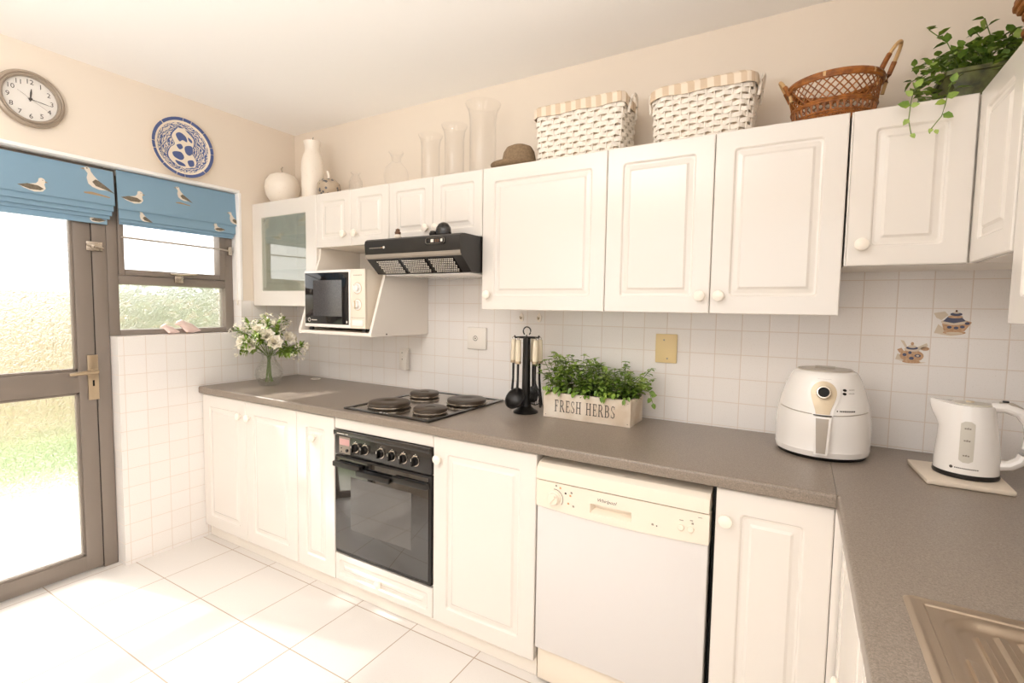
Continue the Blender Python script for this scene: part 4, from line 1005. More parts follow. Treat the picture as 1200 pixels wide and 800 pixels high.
# brown wicker hamper on the right-hand cabinets
t = thing('wicker_hamper', (3.58, -.5, T0), 'brown wicker hamper cut off by the upper right corner of the photo', 'basket')
mb = MB().m('beechrim'); wicker(mb, 3.595, -.47, T0+.004, T0+.175, .245, .26, .255, .27, .02, 8, 26, .0105, .004, .6)
mb.build('weave', t)
mb = MB().m('beechrim')
for k, q in enumerate((.020, .034, .030)): mb.tube([(p[0], p[1], T0+.184+.012*k) for p, n_ in rr_path(3.595, -.47, .255+q, .27+q, .02, 56)], .0085, 8, True)
mb.box(3.475, -.60, T0+.186, 3.715, -.34, T0+.196, .003); mb.build('lid', t)

# ------------------------------------------------------------------ utensil stand and hanging utensils
SX, SY = 1.914, -.205
t = thing('utensil_stand', (SX, SY, .9005), 'black utensil carousel stand with a loop handle, left of the herb box', 'utensil stand')
MB().m('blackm').lathe([(.0001, 0), (.056, 0), (.058, .004), (.054, .009), (.040, .016), (.026, .030), (.023, .055), (.0195, .09), (.0175, .30), (.0175, .345), (.010, .350), (.0001, .351)], (SX, SY, .9005), (0,0,1), 36).build('column', t)
mb = MB().m('blackm').tube([(SX+.052*cos(2*pi*i/32), SY+.052*sin(2*pi*i/32), 1.247) for i in range(32)], .0028, 6, True)
for k in range(6): a = 2*pi*k/6; mb.tube([(SX, SY, 1.247), (SX+.06*cos(a), SY+.06*sin(a), 1.247), (SX+.066*cos(a), SY+.066*sin(a), 1.254)], .0028, 6)
mb.build('hook_ring', t)
rt = Vector((.88, .47, 0)); fw = Vector((.47, -.88, 0))      # right of and towards the viewer
MB().m('blackm').tube([Vector((SX, SY, 1.25)) + rt*(.017*cos(a)) + Vector((0,0,.026+.019*sin(a))) for a in [pi*(-.3+1.6*i/18) for i in range(19)]], .003, 8).build('loop_handle', t)
def utensil(name, ang, label, kind):
    d_ = rt*cos(ang) + fw*sin(ang); p = Vector((SX, SY, 0)) + d_*.055; q = p + d_*.006
    t = thing(name, (p.x, p.y, 1.24), label, 'utensil', 'hanging kitchen utensils')
    mb = MB().m('cutlery').tube([(q.x, q.y, 1.238), (q.x, q.y, 1.20), (q.x, q.y, 1.142)], [.0105, .0130, .0140], 12); mb.m('brass').tube([(q.x, q.y, 1.142), (q.x, q.y, 1.130)], .0143, 12)
    mb.m('chrome').tube([Vector((q.x, q.y, 1.243)) + Vector((d_.x*.006*cos(a), d_.y*.006*cos(a), .006*sin(a))) for a in [2*pi*i/12 for i in range(12)]], .0016, 5, True)
    mb.build('handle', t)
    side = Vector((-d_.y, d_.x, 0)); zt = 1.02 if kind != 'whisk' else 1.04
    MB().m('blackm').tube([(q.x, q.y, 1.131), (q.x, q.y, 1.06), (q.x + d_.x*.004, q.y + d_.y*.004, zt-.015)], [.0055, .0050, .006], 10).build('shaft', t)
    c = q + d_*.004 + Vector((0,0,zt)); mb = MB().m('blackm')
    if kind == 'ladle':
        n_ = (d_*.85 + Vector((0,0,.52))).normalized()
        mb.lathe([(r_*1.22, h_*1.22) for r_, h_ in [(.0001, -.030), (.018, -.027), (.033, -.016), (.041, 0), (.0425, .002), (.039, .001), (.030, -.014), (.016, -.023), (.0001, -.026)]], c + Vector((0,0,-.046)) + d_*.006 - rt*.006, n_, 32)
    elif kind == 'spoon':
        mb.lathe([(.0001, -.012), (.016, -.010), (.027, 0), (.0285, .001), (.015, -.007), (.0001, -.008)], c + Vector((0,0,-.045)), d_, 28, sv=1.4, udir=side)
    elif kind == 'turner':
        for k in range(5): o_ = c + side*(-.030+.0133*k); mb.box(0,0,0,0,0,0) if 0 else mb.tube([c + side*(-.012+.005*k) + Vector((0,0,.002)), o_ + Vector((0,0,-.03)), o_ + Vector((0,0,-.085)) + d_*.006], .0050, 6, flat=.5)
        mb.tube([c + side*-.032 + Vector((0,0,-.085)) + d_*.006, c + side*.032 + Vector((0,0,-.085)) + d_*.006], .005, 6)
    else:
        for k in range(8):
            a = pi*k/8; e = side*cos(a) + d_*sin(a)
            mb.tube([c + Vector((0,0,0)) + e*.004, c + e*.020 + Vector((0,0,-.035)), c + e*.027 + Vector((0,0,-.065)), c + e*.018 + Vector((0,0,-.09)), c + Vector((0,0,-.098)), c - e*.018 + Vector((0,0,-.09)), c - e*.027 + Vector((0,0,-.065)), c - e*.020 + Vector((0,0,-.035)), c - e*.004], .0013, 5)
    mb.build('head', t)
utensil('ladle', radians(128), 'black ladle with a cream handle hanging at the front of the carousel stand', 'ladle')
utensil('serving_spoon', radians(188), 'black spoon with a cream handle hanging behind the ladle', 'spoon')
utensil('slotted_turner', radians(8), 'black slotted turner with a cream handle, hanging nearest the herb box', 'turner')
utensil('whisk', radians(50), 'black wire whisk with a cream handle hanging between ladle and slotted turner', 'whisk')
utensil('serving_spoon', radians(300), 'black spoon with a cream handle at the wall side of the stand', 'spoon')

# ------------------------------------------------------------------ herb box
t = thing('herb_planter', (2.218, -.147, .9005), 'whitewashed wooden box lettered FRESH HERBS filled with green herbs', 'planter')
BX0, BX1, BY0, BY1, BZ0, BZ1 = 2.021, 2.416, -.236, -.060, .9005, 1.012
mb = MB().m('whitewood').box(BX0, BY0, BZ0, BX1, BY0+.011, BZ1, .0015).box(BX0, BY1-.011, BZ0, BX1, BY1, BZ1, .0015).box(BX0, BY0+.0115, BZ0, BX0+.011, BY1-.0115, BZ1, .0015).box(BX1-.011, BY0+.0115, BZ0, BX1, BY1-.0115, BZ1, .0015).box(BX0+.011, BY0+.011, BZ0+.001, BX1-.011, BY1-.011, BZ0+.01)
mb.m('gullgrey')
for x in (BX0+.012, BX1-.012):
    for z in (BZ0+.012, BZ1-.014): mb.lathe([(.0018, 0), (.0018, .0006)], (x, BY0+.0002, z), FY, 8, cap1=True)
bx = mb.build('box', t)
def arcb(cx, cy, rx, ry, tx, ty, a0_, a1_, n=10):   # a stroke along an ellipse, thick tx sideways and ty up and down
    o_ = [(cx + rx*cos(lerp(a0_, a1_, i/n)), cy + ry*sin(lerp(a0_, a1_, i/n))) for i in range(n+1)]
    i_ = [(cx + (rx-tx)*cos(lerp(a0_, a1_, i/n)), cy + (ry-ty)*sin(lerp(a0_, a1_, i/n))) for i in range(n+1)]
    return [[o_[i], o_[i+1], i_[i+1], i_[i]] for i in range(n)]
def R_(x0, y0, x1, y1): return [(x0,y0),(x1,y0),(x1,y1),(x0,y1)]
STEM = [R_(.10,0,.25,1), R_(0,0,.36,.05), R_(0,.95,.36,1)]
def glyph(c):
    if c in 'FE':
        g = STEM + [R_(.25,.93,.62,1), [(.55,.72),(.62,.72),(.62,1),(.50,.95)], R_(.25,.47,.48,.54), R_(.44,.38,.49,.63)]
        if c == 'E': g = g + [R_(.25,0,.66,.07), [(.58,.05),(.66,0),(.68,.28),(.62,.28)]]
        return g, .70
    if c == 'H': return STEM + [[(x+.50, y) for x, y in p] for p in STEM] + [R_(.25,.47,.60,.54)], .92
    if c in 'RB':
        g = STEM + [R_(.25,.93,.40,1), R_(.25,.46,.40,.53)] + arcb(.38, .73, .28, .27, .15, .065, -pi/2, pi/2)
        if c == 'R': return g + [[(.34,.48),(.50,.48),(.80,.03),(.62,.03)], R_(.58,0,.88,.05)], .86
        return g + [R_(.25,0,.40,.065)] + arcb(.40, .265, .32, .265, .16, .065, -pi/2, pi/2), .80
    if c == 'S':
        return arcb(.32, .74, .25, .26, .10, .065, radians(35), radians(215)) + arcb(.32, .26, .28, .26, .13, .065, radians(-145), radians(35)) + \
            [[(.09,.66),(.19,.62),(.60,.36),(.50,.28)], [(.50,.72),(.57,.72),(.57,1),(.52,.93)], [(.04,.28),(.10,.28),(.09,.06),(.04,0)]], .68
mb = MB().m('text'); hgt = .052; wd = 0
txt = 'FRESH HERBS'; tot = sum((glyph(c)[1] + .14) if c != ' ' else .55 for c in txt) ; sc_ = (2.358-2.078)/tot; x = 2.076
for c in txt:
    if c == ' ': x += .55*sc_; continue
    g, adv = glyph(c)
    for p in g: mb.poly([(a*sc_, b*hgt) for a, b in p], (x, BY0-.0006, .930), U, V)
    x += (adv+.14)*sc_
mb.build('lettering', bx, fix=False)
MB().m('soil').box(BX0+.0115, BY0+.0115, BZ0+.012, BX1-.0115, BY1-.0115, BZ1-.014).build('soil', t)
for k in range(7):
    cx = lerp(BX0+.028, BX1-.028, k/6); fm = MB(); sm = MB().m('stem')
    for i in range(15):
        b_ = Vector((cx + rnd.uniform(-.026, .026), rnd.uniform(BY0+.02, BY1-.02), BZ1-.016)); lean = Vector((rnd.uniform(-.055, .055) + (-.03 if k == 0 else .032 if k == 6 else 0), rnd.uniform(-.055, .035), 0))
        h_ = rnd.uniform(.07, .185) * (1.0 if k < 3 else .88) * (.85 if k == 6 else 1); e = b_ + lean + Vector((0,0,h_)); m_ = b_ + lean*.3 + Vector((0,0,h_*.55)); sm.tube([b_, m_, e], .0013, 5)
        for s_ in (.25, .42, .58, .72, .86, 1.0):
            p = b_.lerp(m_, s_/.55) if s_ < .55 else m_.lerp(e, (s_-.55)/.45); ph = rnd.uniform(0, pi)
            for q in range(2 if s_ < 1 else 4):
                a = ph + (pi if q % 2 else 0) + (pi/2 if q > 1 else 0); d_ = Vector((cos(a), sin(a), rnd.uniform(-.25, .55))); L_ = rnd.uniform(.022, .040) * (.75 if s_ == 1 else 1)
                fm.m(rnd.choice(['leaf1', 'leaf1', 'leaf2', 'leaf1', 'leaf3'] if s_ > .6 else ['leaf2', 'leaf2', 'leaf1'])); leaf(fm, p, d_, (0,0,1), L_, L_*.62, .16, .22)
    for i in range(7):       # leaves spilling over the front edge
        p = Vector((cx + rnd.uniform(-.03, .03), BY0 + rnd.uniform(-.012, .02), BZ1 + rnd.uniform(.0, .03))); d_ = Vector((rnd.uniform(-.6, .6), -.6, rnd.uniform(-.9, .1))); L_ = rnd.uniform(.018, .032)
        fm.m(rnd.choice(['leaf2', 'leaf1'])); leaf(fm, p, d_, (0,-.5,1), L_, L_*.6, .15, .2)
    hp = fm.build('herb_foliage', t, fix=False); sm.build('herb_stems', hp)
vn = MB().m('stem').tube([(2.40, -.16, 1.02), (2.445, -.165, 1.06), (2.472, -.17, 1.045), (2.488, -.172, 1.0)], .0013, 5)
for (x, z, dx, dz) in ((2.445, 1.06, .4, .7), (2.46, 1.055, .8, .3), (2.472, 1.045, .9, -.2), (2.48, 1.02, -.5, -.7), (2.488, 1.0, .3, -.9), (2.478, 1.03, .9, .2)): vn.m('leaf2'); leaf(vn, (x, -.168, z), (dx, -.2, dz), (0,-1,.3), .026, .019, .15, .2)
vn.build('trailing_sprig', t, fix=False)

# ------------------------------------------------------------------ plates, hooks and motif tiles on the back wall
t = thing('socket', (.995, -.002, 1.07), 'white wall socket with a plug in it, under the microwave niche', 'socket')
mb = MB().m('sw').box(.953, -.014, 1.008, 1.022, -.001, 1.134, .003); mb.m('text')
for x, z in ((.975, 1.108), (.982, 1.086), (.976, 1.07), (.983, 1.052), (.99, 1.036)): mb.lathe([(.003, 0), (.003, .0006)], (x, -.0141, z), FY, 8, cap1=True)
mb.build('faceplate', t); MB().m('sw').hexa([(.998, -.045, 1.012), (1.030, -.045, 1.012), (1.030, -.0145, 1.010), (.998, -.0145, 1.010), (.998, -.032, 1.125), (1.030, -.032, 1.125), (1.030, -.0145, 1.127), (.998, -.0145, 1.127)], .004).build('plug', t)
t = thing('switch_plate', (1.5, -.002, 1.215), 'square white switch plate with a round centre, above the hob', 'switch plate')
MB().m('sw').box(1.442, -.013, 1.157, 1.563, -.001, 1.274, .004).build('faceplate', t)
mb = MB().m('sw').lathe([(.0165, 0), (.0165, .003), (.012, .004), (.0001, .004)], (1.498, -.013, 1.216), FY, 24); mb.m('text').lathe([(.011, .0042), (.0135, .0042)], (1.498, -.013, 1.216), FY, 24).lathe([(.004, .0042), (.0001, .0046)], (1.498, -.013, 1.216), FY, 12); mb.build('dimmer_knob', t)
t = thing('blank_switch_plate', (2.495, -.002, 1.215), 'yellowed blank wall plate with two screws, right of the herbs', 'wall plate')
MB().m('yellow').box(2.450, -.011, 1.153, 2.541, -.001, 1.278, .003).build('faceplate', t)
for x, z in ((2.486, 1.252), (2.502, 1.172)): MB().m('grey').lathe([(.0038, 0), (.0034, .001), (.0001, .001)], (x, -.0111, z), FY, 10).build('screw', t)
hk = None
for x, l in ((1.772, 'small cream wall hook above the utensil stand, the one nearer the hob'), (1.872, 'small cream wall hook above the utensil stand, the one nearer the herb box')):
    t = thing('wall_hook', (x, -.001, 1.335), l, 'hook', 'wall hooks')
    MB().m('knob').poly([(0,.024),(.012,.006),(.010,-.016),(0,-.024),(-.010,-.016),(-.012,.006)], (x, -.0008, 1.335), U, V, FY, .004).build('backplate', t)
    MB().m('brass').tube([(x, -.004, 1.335), (x, -.014, 1.326), (x, -.020, 1.330), (x, -.021, 1.340)], .0026, 8).build('hook', t)
def ell(cx, cy, rx, ry, n=20, a0_=0, a1_=2*pi): return [(cx + rx*cos(lerp(a0_, a1_, i/n)), cy + ry*sin(lerp(a0_, a1_, i/n))) for i in range(n)]
def motif(cx, cz, v_, label):
    o = thing('tile_decal', (cx, -.001, cz), label, 'tile decal', 'decorated wall tiles')
    mb = MB(); S_ = .098
    def P(pts, mat, d): mb.m(mat).poly([(a*S_, b*S_) for a, b in pts], (cx, -.0012 - d*.0002, cz), U, V)
    if v_ == 0:
        P([(-.42,-.30),(-.12,-.36),(.2,-.40),(.44,-.34),(.2,-.34)], 'sand', 0)
        P([(-.46,-.28),(-.40,-.06),(-.26,-.14),(-.2,-.3)], 'sand', 1); P([(-.42,.08),(-.3,.14),(-.2,0),(-.34,-.05)], 'terracotta', 1)
        P([(-.34,.42),(-.24,.40),(-.1,.12),(-.16,.10)], 'sand', 1); P([(.14,.18),(.4,.34),(.44,.24),(.2,.08)], 'sand', 1); P(ell(.36,.14,.12,.07), 'terracotta', 1)
        P(ell(0, -.13, .34, .22), 'terracotta', 2); P(ell(0, -.34, .26, .06), 'terracotta', 3); P(ell(0, .10, .22, .08), 'sand', 3); P(ell(0, .15, .17, .06), 'navy', 4); P(ell(0, .20, .12, .05), 'sand', 5); P(ell(0, .30, .045, .06), 'terracotta', 5)
        for x, y, rx in ((-.2,-.1,.06),(.17,-.12,.09),(.0,-.22,.07),(-.05,-.02,.05)): P(ell(x, y, rx, .055, 12), 'navy', 4)
        P(ell(.17,-.12,.045,.03,10), 'sand', 5); P(ell(.0,-.12,.05,.05,10), 'terracotta', 5)
    else:
        P([(-.36,-.36),(0,-.42),(.3,-.36),(0,-.33)], 'sand', 0); P([(-.5,.36),(-.2,.42),(-.1,.30),(-.28,.12),(-.42,.2)], 'sand', 1); P([(-.46,-.34),(-.36,-.02),(-.16,-.2),(-.12,-.36)], 'sand', 1)
        P([(-.26,0),(-.2,-.25),(.34,-.25),(.52,.06),(.36,.12)], 'terracotta', 2); P(ell(.08,-.30,.30,.07), 'terracotta', 3); P(ell(.08,-.32,.22,.04), 'sand', 4)
        P(ell(.05,.06,.34,.10), 'sand', 3); P([(-.24,.08),(-.1,.26),(.22,.26),(.36,.10),(.05,.02)], 'navy', 4); P(ell(.08,.24,.2,.05), 'terracotta', 5); P(ell(.1,.33,.16,.06), 'navy', 6); P(ell(.1,.38,.09,.03), 'sand', 7); P(ell(.1,.44,.03,.04,10), 'brownbit', 7)
        for x, y in ((-.06,-.12),(.12,-.14),(.28,-.10),(.4,.02)): P(ell(x, y, .065, .05, 10), 'navy', 4)
    mb.build('print', o, fix=False)
motif(3.335, 1.248, 0, 'tan and blue jar motif on the lower of the two decorated tiles')
motif(3.436, 1.350, 1, 'tan and blue soup tureen motif on the upper of the two decorated tiles')

# ------------------------------------------------------------------ air fryer
t = thing('air_fryer', (3.075, -.185, .9005), 'white egg-shaped air fryer with a round dial and drawer handle', 'air fryer', rz=radians(-2))
AP = [(.0, .124), (.006, .132), (.012, .138), (.030, .1415), (.034, .1400), (.08, .1415), (.13, .1390), (.18, .1310), (.22, .1200), (.255, .1075), (.272, .0990), (.280, .0930)]
def ar(z):
    for (z0, r0), (z1, r1) in zip(AP, AP[1:]):
        if z0 <= z <= z1: return lerp(r0, r1, (z-z0)/(z1-z0))
    return AP[-1][1]
def asf(x, z, off=0): r = ar(z) + off; return (x, -sqrt(max(1e-6, r*r-x*x))*1.05, z)
def patch(mb, zs, wf, off, side=True):      # a strip of the shell lying off outside it, half width wf(z)
    nx_ = 8; rows = []
    for z in zs: w_ = wf(z); rows.append([asf(w_*(2*i/nx_-1), z, off) for i in range(nx_+1)])
    vs = [p for r in rows for p in r]; n_ = nx_+1; fs = [(j*n_+i, j*n_+i+1, (j+1)*n_+i+1, (j+1)*n_+i) for j in range(len(rows)-1) for i in range(nx_)]
    mb.add(vs, fs)
    if side:
        bd = [rows[0][i] for i in range(n_)] + [r[-1] for r in rows[1:]] + [rows[-1][i] for i in range(n_-2, -1, -1)] + [r[0] for r in rows[-2:0:-1]]
        ins = []
        for p in bd: d_ = Vector((p[0], p[1], 0)); ins.append(tuple(Vector(p) - d_.normalized()*(off+.004)))
        k = len(bd); mb.add(bd + ins, [(i, (i+1) % k, k+(i+1) % k, k+i) for i in range(k)])
SH = [(r, z+.010) for z, r in AP]
MB().m('appl').lathe([(.0001, .010)] + [(r, max(z, .010)) for z, r in AP[1:]] + [(.084, .2845), (.0001, .2845)], (0,0,0), (0,0,1), 64, sv=1.05).build('shell', t, world=False)
MB().m('blackm').lathe([(.10, 0), (.130, 0), (.134, .010), (.0001, .0098)], (0,0,0), (0,0,1), 48, sv=1.05, cap0=True).build('base_ring', t, world=False)
MB().m('grey').lathe([(.0825, .2846), (.080, .2885), (.06, .2905), (.0001, .291)], (0,0,0), (0,0,1), 48, sv=1.05).box(-.03, -.02, .290, .03, .05, .294, .003).build('lid', t, world=False)
mb = MB().m('grey'); n_ = 48        # dark seam of the drawer round the front
seam = lambda s_: .150 + .006*s_*s_
pts = []
for i in range(n_+1):
    a = -pi/2 + lerp(-1.15, 1.15, i/n_); r = ar(.152)+.0004; s_ = (i/n_)*2-1; pts.append((r*cos(a), r*1.05*sin(a), .150 + .010*abs(s_)**1.5))
mb.tube(pts, .0017, 6).build('drawer_seam', t, world=False)
zs = [.150 + .118*i/14 for i in range(15)]
def drop(z, k=0): 
    c = .222; r = .036+k
    if z > c: return sqrt(max(1e-6, r*r-(z-c)**2)) if z-c < r else .0005
    return lerp(.019+k, r, smooth(.150, c, z))
mb = MB().m('appl'); patch(mb, [.150 + .1139*sin(pi/2*i/16) for i in range(17)], lambda z: drop(z, .010), .005); mb.build('dial_surround', t, world=False)
mb = MB().m('beige'); patch(mb, [.154 + .1035*sin(pi/2*i/16) for i in range(17)], lambda z: drop(z, 0), .0072); dp_ = mb.build('dial_panel', t, world=False)
kp = Vector(asf(0, .222, .006)); kn = Vector((0, -1, .28)).normalized()
mb = MB().m('chrome').lathe([(.021, -.004), (.021, .010), (.0195, .013), (.016, .0135), (.015, .008)], kp, kn, 32); mb.m('dark').lathe([(.0155, .009), (.0001, .0095)], kp, kn, 28); mb.build('dial', t, world=False)
mb = MB().m('appl'); patch(mb, [.026 + .122*i/10 for i in range(11)], lambda z: lerp(.0185, .0245, (z-.026)/.122), .020); hd = mb.build('drawer_handle', t, world=False)
mb = MB().m('grey'); patch(mb, [.031 + .112*i/10 for i in range(11)], lambda z: lerp(.0125, .0180, (z-.026)/.122), .0212, False); mb.build('handle_inlay', hd, world=False)
mb = MB().m('text'); patch(mb, [.1485, .1515], lambda z: .026, .0058, True); mb.build('handle_top', hd, world=False)
mb = MB()
for z in (.232, .221):
    mb.m('blackm'); o_ = Vector(asf(.0565, z, .0008)); mb.lathe([(.0042, 0), (.0042, .0008)], o_, (.5,-.8,.25), 12, su=1.5, cap1=True)
    mb.m('greyprint')
    for k in range(5): p = asf(.068+k*.0032, z, .001); q = asf(.0702+k*.0032, z, .001); mb.add([p, q, (q[0], q[1], q[2]+.0022), (p[0], p[1], p[2]+.0022)], [(0,1,2,3)])
mb.m('text')
for k in range(12):
    if k in (1,): continue
    x = .038 + k*.0042; p = asf(x, .164, .001); q = asf(x+.003, .164, .001); mb.add([p, q, (q[0], q[1]+.001, q[2]+.0048), (p[0], p[1]+.001, p[2]+.0048)], [(0,1,2,3)])
mb.build('print', t, world=False, fix=False)

# ------------------------------------------------------------------ kettle on its board
tag(MB().m('ply').hexa([(3.325, -.413, .9006), (3.512, -.413, .9006), (3.522, -.180, .9006), (3.312, -.195, .9006), (3.325, -.413, .9150), (3.512, -.413, .9150), (3.522, -.180, .9150), (3.312, -.195, .9150)], .004, 3).build('board'), 'pale cream cutting board lying under the white kettle', 'board')
t = thing('kettle', (3.432, -.292, .9156), 'white cordless electric kettle with a grey water gauge on a cream board', 'kettle', rz=radians(-13))
KP = [(.014, .0735), (.05, .0730), (.10, .0695), (.15, .0635), (.19, .0575), (.206, .0550)]
def kr(z):
    for (z0, r0), (z1, r1) in zip(KP, KP[1:]):
        if z0 <= z <= z1: return lerp(r0, r1, (z-z0)/(z1-z0))
    return KP[-1][1] if z > .2 else KP[0][1]
sg_ = 56; rings = []
for z in [.014, .02, .05, .08, .11, .14, .16, .175, .19, .200, .206]:
    rg = []
    for k in range(sg_):
        a = 2*pi*k/sg_; r = kr(z); dx = 0
        w_ = max(0, cos(a-pi))**6 * smooth(.125, .206, z)       # the spout swells out of the wall
        rg.append((r*cos(a) - .034*w_, r*sin(a)*(1-.25*w_), z + .008*w_*smooth(.18, .206, z)))
    rings.append(rg)
rings.append([(p[0]*.93, p[1]*.93, p[2]+.001) for p in rings[-1]]); 
MB().m('appl').rings(rings).build('jug', t, world=False)
MB().m('blackm').lathe([(.0001, 0), (.073, 0), (.075, .004), (.0745, .0135), (.0001, .0137)], (0,0,0), (0,0,1), 48).build('base', t, world=False)
mb = MB().m('gauge').lathe([(.046, .2065), (.0455, .2105), (.030, .2125), (.0001, .213)], (.004,0,0), (0,0,1), 40); mb.m('beige').lathe([(.010, .2125), (.009, .216), (.0001, .2165)], (0,0,0), (0,0,1), 16); mb.build('lid', t, world=False)
hp = [(.046, 0, .204), (.075, 0, .206), (.104, 0, .196), (.122, 0, .170), (.128, 0, .135), (.124, 0, .095), (.112, 0, .062), (.092, 0, .045), (.069, 0, .040)]
sp = []
for i in range(len(hp)-1):
    for s_ in (0, .5): sp.append(tuple(lerp(a, b, s_) for a, b in zip(hp[i], hp[i+1])))
sp.append(hp[-1])
hd = MB().m('appl').tube(sp, [.0145]*len(sp), 12, flat=1.15, up=(0,0,1)).build('handle', t, world=False)
MB().m('grey').tube([(.06, 0, .2165), (.085, 0, .2155), (.106, 0, .205)], [.006, .007, .006], 8, flat=1.3).build('handle_strip', hd, world=False)
MB().m('blackm').box(.066, -.006, .2205, .080, .006, .226, .002).build('switch', hd, world=False)
def ksf(x, z, off): r = kr(z)+off; return (x, -sqrt(r*r-x*x), z)
def kpatch(mb, z0, z1, hw, rc, off, n_=18):
    rows = []
    for i in range(n_+1):
        z = lerp(z0, z1, i/n_); e = min(z-z0, z1-z); w_ = hw if e >= rc else hw - rc + sqrt(max(0, rc*rc-(rc-e)**2)); rows.append([ksf(w_*(2*j/6-1), z, off) for j in range(7)])
    mb.add([p for r in rows for p in r], [(j*7+i, j*7+i+1, (j+1)*7+i+1, (j+1)*7+i) for j in range(n_) for i in range(6)])
mb = MB().m('gauge'); kpatch(mb, .048, .164, .0155, .009, .0009)
mb.m('greyprint')
for z in (.142, .108, .066):
    for k in range(3): p = ksf(-.007+k*.005, z, .0014); q = ksf(-.003+k*.005, z, .0014); mb.add([p, q, (q[0], q[1], z+.004+.002*(k == 1)), (p[0], p[1], z+.004)], [(0,1,2,3)])
mb.build('water_gauge', t, world=False, fix=False)
mb = MB().m('text'); mb.lathe([(.0042, 0), (.0042, .0006)], ksf(-.030, .031, 0), (-.42,-.9,0), 14, cap1=True)
for k in range(13): x = -.023 + k*.0040; p = ksf(x, .0295, .0006); q = ksf(x+.0028, .0295, .0006); mb.add([p, q, (q[0], q[1], q[2]+.003), (p[0], p[1], p[2]+.003)], [(0,1,2,3)])
mb.build('print', t, world=False, fix=False)

# ------------------------------------------------------------------ flowers in a glass vase
VX, VY = .275, -.395
t = thing('glass_vase', (VX, VY, .9005), 'clear textured glass vase of white flowers on the corner worktop', 'vase')
MB().m('vaseglass').lathe([(.0001, 0), (.042, 0), (.048, .006), (.062, .03), (.070, .062), (.066, .095), (.050, .125), (.036, .150), (.032, .166), (.036, .184), (.043, .196), (.041, .197), (.033, .184), (.029, .166), (.033, .150), (.046, .125), (.061, .095), (.065, .062), (.057, .032), (.042, .014), (.0001, .012)], (VX, VY, .9005), (0,0,1), 44, su=1.1, sv=1.1).build('bowl', t)
vb = Vector((VX, VY, .9005))
def petal(mb, c, out, up, L_, W_, cup):
    s_ = out.cross(up).normalized(); vs = []
    for i in range(4):
        a = i/3; w_ = W_*(.35, .9, 1.0, .55)[i]; 
        for j in (-1, 0, 1): vs.append(c + up*(L_*a*(1-.25*abs(j)*a)) + out*(cup*sin(a*2.2)*L_*.6 - .15*abs(j)*W_) + s_*(w_*.5*j))
    mb.add(vs, [(i*3+j, i*3+j+1, (i+1)*3+j+1, (i+1)*3+j) for i in range(3) for j in range(2)])
def bloom(mb, c, ax, r):
    ax = ax.normalized(); u = ax.orthogonal().normalized(); w_ = ax.cross(u)
    for ring, (n_, tilt, L_) in enumerate(((4, .12, .95), (5, .40, 1.0), (6, .72, 1.05), (7, 1.08, 1.0))):
        for k in range(n_):
            a = 2*pi*(k + .37*ring)/n_; o = u*cos(a) + w_*sin(a); up = (ax*cos(tilt) + o*sin(tilt)).normalized(); out = (o*cos(tilt) - ax*sin(tilt)).normalized()
            petal(mb, c - ax*r*.35 + o*r*.10*ring, out, up, r*L_, r*(.8 + .12*ring), -.35)
WHITE = []
dirs = [(-.62, .62, .30, .030), (-.05, .80, .62, .031), (.20, .92, .40, .034), (.72, .55, .52, .031), (-.95, .25, .42, .028), (-.35, .55, .80, .028), (.30, .30, .90, .029), (-.05, -.2, 1.0, .026), (.9, -.2, .50, .026), (-.75, -.35, .75, .026), (.45, -.6, .75, .026)]
rtv = Vector((.545, .838, 0)); fwv = Vector((.838, -.545, 0))
for i, (a, f, z, r) in enumerate(dirs):
    r *= 1.3; p = vb + rtv*(a*.145) + fwv*(f*.115) + Vector((0,0,.190 + z*.180)); base = vb + Vector((rnd.uniform(-.02,.02), rnd.uniform(-.02,.02), .02)); neck = vb + Vector((a*.008, f*-.006, .172))
    tt = thing('white_flower', tuple(base), 'white rose-like flower standing in the glass vase bouquet', 'flower', 'white flowers in the glass vase')
    mb = MB().m('petal'); bloom(mb, p, (p - vb - Vector((0,0,.20))).normalized() + fwv*.45, r); mb.build('bloom', tt, fix=False)
    MB().m('stem').tube([base, neck, neck.lerp(p, .5) + Vector((0,0,.012)), p - (p-neck).normalized()*r*.3], .0022, 6).build('stem', tt)
    lm = MB()
    for k in range(5):
        lm.m(rnd.choice(['leaf1', 'leaf2', 'leaf3'])); q = neck.lerp(p, rnd.uniform(.45, .9)); d_ = rvec(); d_.z *= .4; leaf(lm, q, d_, (0,0,1), rnd.uniform(.03, .05), .016, .2, .3)
    lm.build('leaves', tt, fix=False)
for i in range(13):
    a = 2*pi*i/13 + rnd.uniform(-.15, .15); rr = rnd.uniform(.14, .19); z = rnd.uniform(.19, .32) if i % 3 else rnd.uniform(.35, .415)
    if z > .32: rr *= .62
    p = vb + Vector((cos(a)*rr, sin(a)*rr, z)); base = vb + Vector((cos(a)*-.02, sin(a)*-.02, .02)); neck = vb + Vector((cos(a)*.012, sin(a)*.012, .172))
    tt = thing('leaf_spray', tuple(base), 'green leafy spray with pale buds in the glass vase bouquet', 'foliage spray', 'leafy sprays in the glass vase')
    MB().m('stem').tube([base, neck, neck.lerp(p, .6) + Vector((0,0,.02)), p], .0017, 5).build('stem', tt)
    lm = MB()
    for k in range(54):
        lm.m(rnd.choice(['leaf3', 'leaf3', 'leaf1', 'leaf1'])); q = neck.lerp(p, rnd.uniform(.45, 1.0)) + Vector((0,0,.012)); d_ = (p-neck).normalized()*.7 + rvec()*.8; leaf(lm, q, d_, (0,0,1), rnd.uniform(.026, .048), rnd.uniform(.012, .019), .2, .3)
    lm.build('leaves', tt, fix=False)
    bm_ = MB().m('petal')
    for k in range(20):
        q = p + rvec()*.042
        for j in range(3): leaf(bm_, q, rvec(), (0,0,1), .013, .011, .2)
    bm_.build('buds', tt, fix=False)

